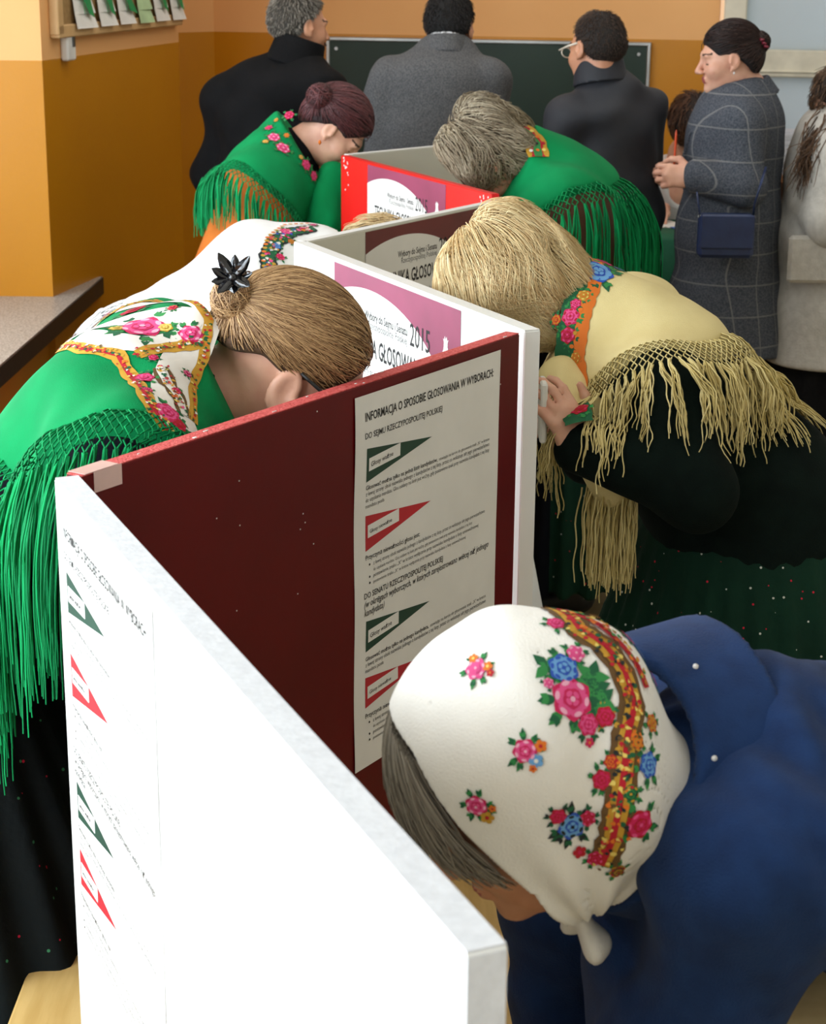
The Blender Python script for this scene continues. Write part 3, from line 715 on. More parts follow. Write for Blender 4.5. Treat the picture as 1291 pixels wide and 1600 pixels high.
for i, (xa, xb, yb) in enumerate(((102, 131, 45), (140, 163, 41), (171, 192, 38), (202, 221, 36), (228, 246, 33), (254, 271, 31))):
    ua, z = pier.px(xa, yb); ub, _ = pier.px(xb, yb); w = ub-ua; z0 = z; z1 = z+.30; uc = (ua+ub)/2
    b = MB(); n = 6
    for k in range(n):
        f = lambda q: pier.at(0, 0)*0
        za, zc = z0+(z1-z0)*k/n, z0+(z1-z0)*(k+1)/n
        da, dc = .026+.022*(1-k/n)**3, .026+.022*(1-(k+1)/n)**3
        b.add([pier.at(ua, za, da), pier.at(ub, za, da+.01), pier.at(ub, zc, dc), pier.at(ua, zc, dc)], [(0, 1, 2, 3)], 0)
        b.add([pier.at(ua, za, da-.001), pier.at(ub, za, da+.009), pier.at(ub, zc, dc-.001), pier.at(ua, zc, dc-.001)], [(3, 2, 1, 0)], 0)
    if i != 3:
        P = lambda x, zz, d=.047: pier.at(uc+x*w, z0+zz, d+.02*max(0, 1-zz/.15)**2)
        b.add([P(-.22, .05), P(-.18, .05), P(-.16, .2), P(-.2, .2)], [(0, 1, 2, 3)], 1)
        b.add([P(-.15, .10), P(.05, .05), P(.3 if i != 2 else .6, .035), P(.22, .10), P(-.0, .14)], [(0, 1, 2, 3, 4)], 1)
        b.add([P(-.38, .20), P(-.2, .15), P(0, .15), P(.2, .2), P(.25, .30), P(-.1, .27), P(-.4, .30)], [(0, 1, 2, 3, 4, 5, 6)], 2)
    o = b.obj('child_drawing', [M['lightgreen'] if i == 3 else M['paper'], M['leafg'], M['pink']], loc=tuple(pier.at(uc, z0, .03)))
    tag(o, DL[i], 'drawing', 'tulip drawings')
t = empty('light_switch', tuple(pier.at(pier.px(101, 96)[0], 1.55, 0)), 'white plastic switch box on the wall under the notice board', 'switch')
us = pier.px(101, 96)[0]; b = MB(); b.box(pier.at(us, 1.585, .016), (.075, .03, .10), 0, pier.ax(), .006); b.obj('housing', M['plastic'], t, loc=tuple(t.location))
b = MB(); b.box(pier.at(us+.012, 1.60, .033), (.02, .006, .035), 0, pier.ax(), .002); b.obj('rocker', M['steel'], t, loc=tuple(t.location))

# ------------------------------------------------------------------ low tables and the zigzag of voting screens
TZ = .49
def table(x0, x1, y0, y1, top, label):
    c = ((x0+x1)/2, (y0+y1)/2, 0); t = empty('low_table', c, label, 'table', 'low tables under the screens')
    m = MB(); m.box((c[0], c[1], TZ-.0135), (x1-x0, y1-y0, .025), bev=.004); m.obj('tabletop', top, t, loc=c)
    for x in (x0+.06, x1-.06):
        for y in (y0+.06, y1-.06):
            m = MB(); m.tube([(x, y, .0), (x, y, TZ-.03)], .016, n=10); m.obj('leg', M['steel'], t, loc=c)
    return t
table(-.56, .36, .95, 2.92, M['birch'], 'low birch topped table under the nearest screens')
table(-.56, .30, 2.98, 4.78, M['white'], 'low white topped table under the middle white screens')
table(-.56, .30, 4.84, 6.6, M['birch'], 'low birch topped table under the farthest screens')
ZT2 = 1.32
def board(A, B, th, label, mats, z0=TZ+.002, edge=None):
    """a screen: near face runs A->B (plan points), thickness lies to the far side"""
    A = A3(A[0], A[1], 0); B = A3(B[0], B[1], 0); e = unit(B-A); n = A3(e[1], -e[0], 0)
    if n[1] > 0 and abs(n[1]) > 1e-6: n = -n             # n points to the camera side
    if edge is not None: n = n*1
    L = float(np.linalg.norm(B-A)); c = (A+B)/2-n*th/2; ax = np.array([e, -n, A3(0, 0, 1)])
    loc = (c[0], c[1], z0)
    b = MB(); b.box(c+A3(0, 0, (z0+ZT2)/2-.0005), (L, th, ZT2-z0-.001), 0, ax, .0015)
    b2 = MB(); b2.box(c+A3(0, 0, ZT2), (L-.002, th-.002, .0016), 0, ax)
    for s in (-1, 1): b2.box(c+e*s*L/2+A3(0, 0, (z0+ZT2)/2), (.0016, th-.002, ZT2-z0-.006), 0, ax)
    t = empty('voting_screen', loc, label, 'screen', 'zigzag voting screens')
    b.obj('board', mats[0], t, loc=loc); b2.obj('edge_band', mats[1], t, loc=loc)
    return t, Pl(A, e, n), L
T = .028
c = lambda x, y: Zp(x, y, ZT2)[:2]
sA, pA, LA = board(c(85, 747), c(728, 1490), .030, 'large white screen in the foreground with its sawn end facing the viewer', (M['white'], M['edgew']))
sB, pB, LB = board(c(128, 745), c(812, 521), .026, 'dark maroon screen with a long printed notice and worn pink edge', (M['maroon'], M['rededge']))
sC, pC, LC = board(c(459, 378), c(820, 517), .030, 'white screen with purple poster right behind the maroon one', (M['white'], M['white']))
sD, pD, LD = board(c(480, 378), c(793, 312), .026, 'pale grey screen with a brown poster, third zigzag back', (M['grey'], M['white']))
sE, pE, LE = board(c(533, 243), c(768, 304), .024, 'bright red screen with a purple poster, far end of the zigzag', (M['red'], M['red']))
sF, pF, LF = board(c(545, 242), Zp(545, 242, ZT2)[:2]+A3(.72, .74, 0)[:2], .022, 'pale grey screen behind the bright red one, farthest of all', (M['grey'], M['white']))
# scraps of tape and chips on the maroon screen's edge
def bits(sc_, pl, items, m, name, lab):
    b = MB()
    for u, z, su, sz, d in items: b.box(pl.at(u, z, d), (su, .0012, sz), 0, pl.ax())
    tag(b.obj(name, m, sc_, loc=tuple(sc_.location)), lab)
bt = MB(); bt.box(pB.at(.035, ZT2+.0016, -.013), (.06, .027, .0008), 0, pB.ax()); bt.box(pB.at(.045, ZT2-.012, .0008), (.05, .0008, .026), 0, pB.ax())
tag(bt.obj('tape', M['tape'], sB, loc=tuple(sB.location)), 'clear tape over the corner')
bm = MB()
for k in range(9):
    u = random.uniform(.08, LB-.02); bm.box(pB.at(u, ZT2+.001, -random.uniform(.002, .024)), (random.uniform(.003, .012), random.uniform(.001, .004), .0012), 0, pB.ax())
for k in range(16):
    u = random.choice((.3, .9, 1.05, .5, 1.09))*LB/1.15+random.uniform(-.03, .03); bm.box(pB.at(min(u, LB-.01), 1.318-abs(random.gauss(0, .14)), .0003), (.0018, .0006, .0018), 0, pB.ax())
bm.obj('paint_chips', M['white'], sB, loc=tuple(sB.location))['kind'] = 'stuff'
bm = MB()
for k in range(30):
    u = random.choice((random.uniform(.02, .06), random.uniform(LE-.07, LE))); bm.box(pE.at(u, 1.315-abs(random.gauss(0, .04)), .0003), (.004, .0008, .005), 0, pE.ax())
bm.obj('paint_chips', M['white'], sE, loc=tuple(sE.location))['kind'] = 'stuff'

# ------------------------------------------------------------------ printed sheets
class Sheet:
    def __init__(s, pl, u0, z1, w, h, wave=.0):
        s.pl, s.u0, s.z1, s.w, s.h, s.wave = pl, u0, z1, w, h, wave; s.mb = MB()
        n, m = 6, 24
        for side, d0 in ((0, .0007), (1, .0004)):
            V = [s.p(i/n*w, j/m*h, d0) for j in range(m+1) for i in range(n+1)]
            F = [(j*(n+1)+i, (j+1)*(n+1)+i, (j+1)*(n+1)+i+1, j*(n+1)+i+1) for j in range(m) for i in range(n)]
            s.mb.add(V, F if side == 0 else [f[::-1] for f in F], 0)
    def p(s, x, v, d=.0013):
        bulge = s.wave*(.5+.5*math.sin(v*24+x*6))+s.wave*.5*math.sin(v*11+1)
        return s.pl.at(s.u0+x+s.wave*.8*math.sin(v*21+.5)*(1-x/s.w*.6), s.z1-v, d+max(0, bulge))
    def text(s, body, x, v, w, h, m, bold=0., shear=0.):
        V, F, hh = text_mesh(body, bold, shear)
        s.mb.add([s.p(x+q[0]*w, v-q[1]*h/hh*1.0/1.0*(1/.72) if True else 0) for q in V], F, m)
    def poly(s, pts, m, d=.0010): s.mb.poly([s.p(a, b_, d) for a, b_ in pts][::1], m)
    def line(s, body, x, v, w, m, hs=1.0, bold=0., shear=0.):
        """text of width w, height follows hs"""
        V, F, hh = text_mesh(body, bold, shear); s.mb.add([s.p(x+q[0]*w, v-q[1]*w*hs) for q in V], F, m)
def notice(pl, u0, z1, wave, label, name='election_notice'):
    s = Sheet(pl, u0, z1, .42, .594, wave)
    s.line('INFORMACJA O SPOSOBIE GŁOSOWANIA W WYBORACH:', .025, .040, .372, 1, 1.35, .012)
    s.line('DO SEJMU RZECZYPOSPOLITEJ POLSKIEJ', .025, .067, .215, 1, 1.1, .006)
    lines = ['stawiając na karcie do głosowania znak „X” w kratce', 'z lewej strony obok nazwiska jednego z kandydatów z tej listy, przez co wskazuje się jego pierwszeństwo', 'do uzyskania mandatu. Głos oddany na listę jest ważny, gdy postawiono znak przy nazwisku kandydata z tej listy', 'w okręgu wyborczym oraz gdy wskazano kandydata']
    def para(v, bold, bw, ls, n):
        s.line(bold, .03, v, bw, 1, 1.0, .008); s.line(lines[0], .035+bw, v, .39-.035-bw, 2, 1.0)
        for k in range(n): s.line(lines[1+k % 2], .03, v+.0095*(k+1), .36, 2, 1.15)
        s.line('mandatu posła', .03, v+.0095*(n+1), .05, 2, 1.)
    def arrow(v, hgt, m, txt):
        s.poly([(.03, v), (.03, v+hgt), (.212, v+.020)], m)
        s.mb.poly([s.p(.036, v+.016, .0013), s.p(.036, v+.036, .0013), s.p(.121, v+.030, .0013), s.p(.121, v+.010, .0013)], 0)
        V, F, hh = text_mesh(txt, .006, 0); s.mb.add([s.p(.041+q[0]*.06, v+.0295-q[0]*.004-q[1]*.06*.9, .0016) for q in V], F, 1)
    arrow(.082, .052, 3, 'Głosy ważne')
    para(.146, 'Głosować można tylko na jedną listę kandydatów,', .20, 0, 2)
    arrow(.186, .056, 4, 'Głosy nieważne')
    def cause(v):
        s.line('Przyczyną nieważności głosu jest:', .03, v, .15, 1, 1., .006)
        for k, w in enumerate((.33, .29, .31, .27)):
            vv = v+.0115+.0098*k
            if k != 1: s.mb.poly([s.p(.040+.002*math.cos(a), vv-.003+.002*math.sin(a)) for a in np.linspace(0, -5.5, 7)], 1)
            s.line(lines[1+k % 2] if k < 2 else 'postawienie znaku „X” w kratce wyłącznie przy nazwisku kandydata z listy unieważnionej', .050, vv, w, 2, 1.15 if k < 2 else 1.0)
    cause(.256)
    s.line('DO SENATU RZECZYPOSPOLITEJ POLSKIEJ', .025, .317, .225, 1, 1.1, .008)
    s.line('(w okręgach wyborczych, w których zarejestrowano więcej niż jednego', .025, .331, .37, 1, 1.2, .004, .3); s.line('kandydata)', .025, .345, .055, 1, 1.2, .004, .3)
    arrow(.354, .050, 3, 'Głosy ważne')
    para(.419, 'Głosować można tylko na jednego kandydata,', .18, 0, 1)
    arrow(.446, .050, 4, 'Głosy nieważne')
    cause(.513)
    o = s.mb.obj(name, [M['paper'], M['ink'], M['inkg'], M['pgreen'], M['pred']], loc=tuple(pl.at(u0+.21, z1-.3)))
    return tag(o, label, 'notice', 'voting instructions')
notice(pB, .48*LB/1.15*0+pB.px(553, 624)[0], 1.304, .0012, 'tall white sheet of voting instructions with green and red arrows on the maroon screen')
notice(pA, .018, 1.300, .0004, 'sheet of voting instructions at the far left end of the large white foreground screen')
def eagle(s, x, v, k):
    """white crowned bird head and shoulder emblem"""
    pts = [(-.012, .0), (-.012, -.012), (-.018, -.022), (-.010, -.018), (-.006, -.030), (0, -.020), (.006, -.030), (.010, -.018), (.018, -.022), (.012, -.012), (.012, .0), (.018, .012), (.014, .022), (.022, .036), (.026, .060), (.030, .10), (.006, .13), (-.012, .10), (-.024, .075), (-.014, .060), (-.020, .045), (-.010, .030), (-.022, .022), (-.014, .010)]
    s.mb.poly([s.p(x+a*k, v+b_*k, .0012) for a, b_ in pts][::-1], 1)
def poster(pl, u0, z1, w, label, dark):
    h = w*.72; s = Sheet(pl, u0, z1, w, h, 0.0)
    # the whole sheet is coloured; the pale ellipse is laid over it
    cx, cy, rx, ry = w*.32, w*.415, w*.62, w*.365
    pts = []
    for k in range(49):
        a = PI*k/48; x = cx+rx*math.cos(a)
        if x >= 0: pts.append((x, cy-ry*math.sin(a)))
    yl = cy-ry*math.sqrt(max(0, 1-((0-cx)/rx)**2)); pts += [(0, yl), (0, h), (cx+rx, h)]
    for i in range(len(pts)-3):
        (xa, va), (xb, vb) = pts[i], pts[i+1]; s.poly([(xb, vb), (xa, va), (xa, h), (xb, h)], 1)
    s.line('Wybory do Sejmu i Senatu', w*.27, w*.150, w*.345, 2, 1.3, .012); s.line('Rzeczypospolitej Polskiej', w*.30, w*.180, w*.315, 3, 1.15)
    s.line('2015', w*.635, w*.176, w*.15, 2, 1.35, .004)
    s.line('TECHNIKA GŁOSOWANIA', w*.10, w*.275, w*.66, 2, 1.6, .02)
    for k, t_ in enumerate(('przy pomocy karty do głosowania w lokalu wyborczym', 'każdy wyborca otrzymuje dwie karty do głosowania', 'znak „X” należy postawić w kratce z lewej strony')): s.line(t_, w*.1, w*(.34+.05*k), w*.6, 3, 1.1)
    eagle(s, w*.90, w*.13, w*1.1)
    o = s.mb.obj('election_poster', [dark, M['paper'], M['ink'], M['inkg']], loc=tuple(pl.at(u0+w/2, z1-h/2)))
    return tag(o, label, 'poster', 'election posters')
poster(pC, pC.px(523, 405)[0], 1.312, .585, 'purple bordered 2015 election poster on the white screen behind the maroon one', M['pmaroon'])
poster(pD, pD.px(571, 358)[0], 1.314, .50, 'brown bordered 2015 election poster on the pale grey screen', M['pmaroon2'])
poster(pE, pE.px(575, 252)[0], 1.314, .53, 'purple bordered 2015 election poster on the bright red screen', M['pmaroon'])

# ------------------------------------------------------------------ officials' table at the back right, shelf and paper stacks
gx0, gx1, gy0, gy1, gz = .80, 2.9, 7.5, 8.1, .81
t = empty('office_table', (1.85, 7.8, 0), 'wooden table under the green cloth, in front of the frosted window', 'table')
m = MB(); m.box((1.85, 7.8, gz-.02), (2.08, .58, .03)); m.obj('tabletop', M['wood'], t, loc=(1.85, 7.8, 0))
m = MB(); m.box((1.85, 7.56, .47), (1.96, .02, .60)); m.obj('front_panel', M['wood'], t, loc=(1.85, 7.8, 0))
for x in (.85, 2.85):
    for y in (7.56, 8.04): m = MB(); m.box((x, y, (gz-.035)/2), (.05, .05, gz-.035), bev=.004); m.obj('leg', M['wood'], t, loc=(1.85, 7.8, 0))
V = []; F = []; nx_ = 90
prof = [(gy1, gz+.002), (gy0+.01, gz+.004), (gy0-.006, gz-.004), (gy0-.012, .66), (gy0-.02, .42)]
for j, (y, z) in enumerate(prof):
    for i in range(nx_+1): V.append((gx0-.02+(gx1-gx0+.04)*i/nx_, y-(.010*math.sin(i*.9)+.006*math.sin(i*2.3))*max(0, j-2)*.8, z))
for j in range(4):
    for i in range(nx_): a = j*(nx_+1)+i; F.append((a, a+nx_+1, a+nx_+2, a+1))
o = mesh_obj('tablecloth', V, F, M['cloth'], smooth=True, loc=(1.85, 7.6, .6)); tag(o, 'green cloth hanging over the front of the back table', 'tablecloth')
md = o.modifiers.new('thickness', 'SOLIDIFY'); md.thickness = .003; md.offset = 1
def flat_sheet(px, py, w, l, rot, m, label, z=gz+.008, name='paper_sheet'):
    p = Zp(px, py, z); ca, sa = math.cos(rot), math.sin(rot); b = MB(); b.box(p, (w, l, .002), 0, np.array([[ca, sa, 0], [-sa, ca, 0], [0, 0, 1.]])); tag(b.obj(name, m, loc=tuple(p)), label, 'paper', 'papers on the green table')
flat_sheet(1045, 350, .10, .2, .3, M['paper'], 'white sheet on the green cloth at the seated clerk’s hand')
flat_sheet(1062, 356, .06, .06, .3, mat('blue_card', (70, 120, 200), .5), 'small blue card on the green cloth', z=gz+.011)
flat_sheet(1222, 352, .16, .24, .1, mat('yellow_paper', (236, 232, 176), .8), 'pale yellow sheet on the green cloth beside the light coat')
flat_sheet(1010, 352, .10, .16, .5, M['paper'], 'white sheet at the left corner of the green cloth')
t = empty('low_shelf', (2.15, 8.25, 0), 'brown wooden shelf unit under the frosted window', 'shelf'); lc = (2.15, 8.25, 0)
m = MB(); m.box((2.15, 8.27, .985), (1.5, .30, .03), bev=.003); m.obj('top', M['wood'], t, loc=lc)
for x in (1.42, 2.15, 2.88): m = MB(); m.box((x, 8.27, .49), (.03, .28, .96)); m.obj('side_panel', M['wood'], t, loc=lc)
m = MB(); m.box((2.15, 8.41, .49), (1.46, .01, .96)); m.obj('back_panel', M['wood'], t, loc=lc)
for z in (.3, .65): m = MB(); m.box((2.15, 8.27, z), (1.42, .27, .02)); m.obj('shelf_board', M['wood'], t, loc=lc)
SL = ['bundle of white ballot papers, bottom of the pile on the brown shelf', 'bundle of white ballot papers, second from the bottom on the brown shelf', 'bundle of white ballot papers, third from the bottom on the brown shelf', 'bundle of white ballot papers, top of the pile on the brown shelf']
mpap = mat('ballot_paper', (222, 224, 232), .8, rgb2=(190, 192, 202), scale=5, stretch=(.2, .2, 90))
z = 1.001
for i in range(4):
    b = MB(); n = 4; hgt = .046
    for k in range(n): b.box((1.66+random.uniform(-.006, .006), 8.24+random.uniform(-.004, .004), z+hgt*(k+.5)/n), (.19, .13, hgt/n), 0, None)
    tag(b.obj('paper_bundle', mpap, loc=(1.66, 8.24, z)), SL[i], 'paper', 'ballot paper bundles'); z += hgt
tag((lambda b: (b.box((1.86, 8.25, 1.001+.04), (.15, .13, .08)), b.obj('paper_bundle', mpap, loc=(1.86, 8.25, 1.001)))[1])(MB()), 'low bundle of white ballot papers right of the tall pile', 'paper', 'ballot paper bundles')
# ------------------------------------------------------------------ materials for people
SK = mat('skin_pale', (226, 176, 150), .45, rgb2=(214, 158, 134), scale=22, sss=.12, bump=.06, bscale=350)
SK2 = mat('skin_tan', (206, 150, 118), .48, rgb2=(190, 134, 104), scale=22, sss=.1, bump=.06, bscale=350)
def hairm(n, a, b): return mat(n, a, .5, rgb2=b, rpi=True, spec=.45), mat(n+'_under', tuple(x*.8 for x in b), .8, rgb2=tuple(x*.6 for x in b), scale=40, stretch=(1, 1, 1), bump=.4, bscale=160)
def yarn(n, a, b): return mat(n, a, .8, rgb2=b, rpi=True, spec=.2)
GREEN = mat('shawl_green', (4, 138, 78), .85, rgb2=(3, 128, 72), scale=12, bump=.25, bscale=500, spec=.15)
GYARN = yarn('green_yarn', (8, 162, 92), (4, 108, 60))
CREAM = mat('shawl_cream', (232, 216, 158), .85, rgb2=(224, 206, 146), scale=12, bump=.25, bscale=500)
CYARN = yarn('cream_yarn', (236, 220, 160), (206, 186, 120))
WHITE = mat('shawl_white', (240, 240, 238), .8, rgb2=(232, 232, 232), scale=12, bump=.25, bscale=500)
WYARN = yarn('white_yarn', (244, 244, 242), (214, 214, 214))
D = [mat('dye_rose', (214, 26, 92), .8), mat('dye_pink', (240, 84, 150), .8), mat('dye_pale_pink', (252, 180, 208), .8), mat('dye_red', (190, 16, 40), .8),
     mat('dye_leaf', (16, 96, 58), .8), mat('dye_leaf_light', (46, 140, 70), .8), mat('dye_blue', (40, 84, 190), .8), mat('dye_light_blue', (110, 170, 226), .8),
     mat('dye_orange', (232, 120, 30), .8), mat('dye_gold', (206, 156, 46), .8), mat('dye_brown', (104, 74, 34), .8), mat('dye_white', (242, 238, 230), .8), mat('dye_yellow', (240, 214, 110), .8), mat('dye_dark', (24, 34, 36), .8)]
ROSE, PINK, PALE, RED, LEAF, LEAFL, BLUE, LBLUE, ORANGE, GOLD, BROWN, DWHITE, YELLOW, DARK = range(1, 15)
def hairline_up(q, nape=.35): return np.maximum((q[:, 1]-.032-.75*q[:, 2])*.8, (.016-nape*np.clip(-q[:, 1]-(.05 if nape < .5 else .012), 0, .1)-q[:, 2]+.003*np.sin(q[:, 1]*90))/(1+.35*nape))
def hair_cap(fr, grow=0., nape=0., ears=True, c0=.0, up=0):
    s = U(.04, ell((0, -.02, .037), (.084+grow, .106+grow, .096+grow)), ell((0, -.05, -.01-nape), (.074+grow, .068+grow, .066+grow+nape)))
    if up: s = cut(s, lambda q: hairline_up(q, up), .010)
    else: s = cut(s, lambda P: (P[:, 1]-c0)*.82-P[:, 2]*.57-.004*np.sin(P[:, 0]*60), .012)
    if ears: s = sub(s, U(.01, ell((.088, .004, -.012), (.02, .03, .036)), ell((-.088, .004, -.012), (.02, .03, .036))), .01)
    return fr.S(s)
def ringpts(fr, n, r, kind):
    """start points in the head's axes for different hair styles"""
    if kind == 'hairline':      # forehead, temples, over the ears, nape
        t = r.uniform(-1, 1, n); a = np.abs(t)
        x = np.sin(t*PI)*.09; y = np.interp(a, [0, .3, .5, .7, 1], [.075, .055, .012, -.03, -.07]); z = np.interp(a, [0, .3, .5, .7, 1], [.095, .075, .02, -.03, -.075])
        x = np.interp(a, [0, .25, .5, .75, 1], [0, .06, .085, .075, 0])*np.sign(t); P = np.stack([x, y, z], 1)
    elif kind == 'crown':
        P = r.normal(0, .012, (n, 3))+A3(0, -.04, .125)
    q = r.uniform(0, 1, n)[:, None]
    return fr.c+(P*fr.k)@fr.R.T
def updo(parent, fr, m, mu, bun, bunr, n=1500, grow=0., h=.006, r0=.0011, K=12, seed=1, bunn=500, low=.35):
    r = np.random.default_rng(seed); cap = hair_cap(fr, grow, ears=False, up=low); bun = A3(*bun)
    capb = U(.02, cap, ell(bun, (bunr*.8,)*3)); o, CV = sdf_obj('hair', capb, h, mu, parent)
    f = hair_cap(fr, grow, ears=False, c0=.3)
    CV = CV[(cap(CV) < .004) & (np.linalg.norm(CV-bun, axis=1) > bunr*.9)]; CV = CV[hairline_up(fr.loc(CV), low) < -.004]; A = CV[r.integers(0, len(CV), n)]
    A = onto(f.f, A, .001); dist = np.linalg.norm(bun-A, axis=1); L = np.minimum(dist*1.15, r.uniform(.05, .13, n)*fr.k)
    P1 = flow_hair(f.f, A, lambda P: bun-P, L, K, r.uniform(.0006, .0045, n), 0., .16, seed, clump=30)
    V1, F1 = tubes(P1, r0, r0*.5)
    t = np.linspace(0, 1, 14); ax = r.normal(0, 1, (bunn, 3)); ax = unit(ax); u = unit(np.cross(ax, r.normal(0, 1, (bunn, 3)))); w = np.cross(ax, u); ph = r.uniform(0, 6.28, bunn)
    an = ph[:, None]+t[None]*PI*1.4; R = bunr*(r.uniform(.8, 1.10, bunn))[:, None]
    P2 = bun+R[..., None]*(np.cos(an)[..., None]*u[:, None]+np.sin(an)[..., None]*w[:, None])+(ax*bunr*.25)[:, None]
    V2, F2 = tubes(P2, r0*1.2, r0)
    mesh_obj('hair_strands', np.concatenate([V1, V2]), np.concatenate([F1, F2+len(V1)]), m, None, parent, True, tuple(parent.location)); return f
def loose(parent, fr, m, mu, n=2200, grow=.012, nape=.03, h=.006, r0=.0012, K=12, seed=1, lift=.012, wave=.3, length=.075, crown=(0, -.05, .12), ears=False, gravity=.2, clump=45, fluff=.010, jitter=.10):
    r = np.random.default_rng(seed); cap = hair_cap(fr, grow-.004, nape, ears=ears, c0=.035)
    cap = disp(cap, folds(fluff*.5, 55, (.3, .5, .8), seed)); o, CV = sdf_obj('hair', cap, h, mu, parent)
    f = disp(hair_cap(fr, grow-.004, nape, ears=False, c0=.3), folds(fluff*.5, 55, (.3, .5, .8), seed)); A = onto(f.f, CV[r.integers(0, len(CV), n)], .001)
    cw = fr.w(*crown); q = fr.loc(A); L = length*fr.k*r.uniform(.5, 1.25, n)
    P = flow_hair(f.f, A, lambda P: P-cw, L, K, r.uniform(.001, fluff, n), lift, wave, seed, gravity, clump, jitter)
    V, F = tubes(P, r0, r0*.35); mesh_obj('hair_strands', V, F, m, None, parent, True, tuple(parent.location)); return f
def bristle(parent, fr, m, mu, n=2600, length=.02, h=.006, c0=.0, grow=-.002, r0=.0011, seed=1, top=1.0):
    cap = hair_cap(fr, grow, -.01, c0=c0); o, V = sdf_obj('hair', cap, h, mu, parent)
    r = np.random.default_rng(seed); A = V[r.integers(0, len(V), n)]; g = grad(cap, A); q = fr.loc(A)
    flow = unit(A-fr.w(0, -.05, .13)); flow = flow-g*(flow*g).sum(1)[:, None]
    L = length*np.interp(q[:, 2], [-.06, .06, .12], [.4, .8, 1.])*r.uniform(.6, 1.2, n)
    t = np.linspace(0, 1, 4)[None, :, None]; P = A[:, None]+(g*.35+flow+r.normal(0, .15, (n, 3)))[:, None]*L[:, None, None]*t+g[:, None]*(t*(1-t))*.01
    V, F = tubes(P, r0, r0*.4); mesh_obj('hair_strands', V, F, m, None, parent, True, tuple(parent.location))
def person(base, label, group=None): return empty('person', (float(base[0]), float(base[1]), 0), label, 'person', group)
def wrap_region(surf, reg, lo=None, hi=None):
    """a cloth lying on surf, ending where reg>0"""
    s = cut(surf, reg, .006); return s if lo is None else S(s.f, lo, hi)
def shell_region_starts(V, surf, reg, n, r, width=.007, cond=None):
    m = (reg(V) > -width) & (np.abs(surf(V)) < .012)
    if cond is not None: m &= cond(V)
    Q = V[m]; i = r.choice(len(Q), n, replace=len(Q) < n); return Q[i]
def fill_roses(pr, reg, pxs, rng): pass

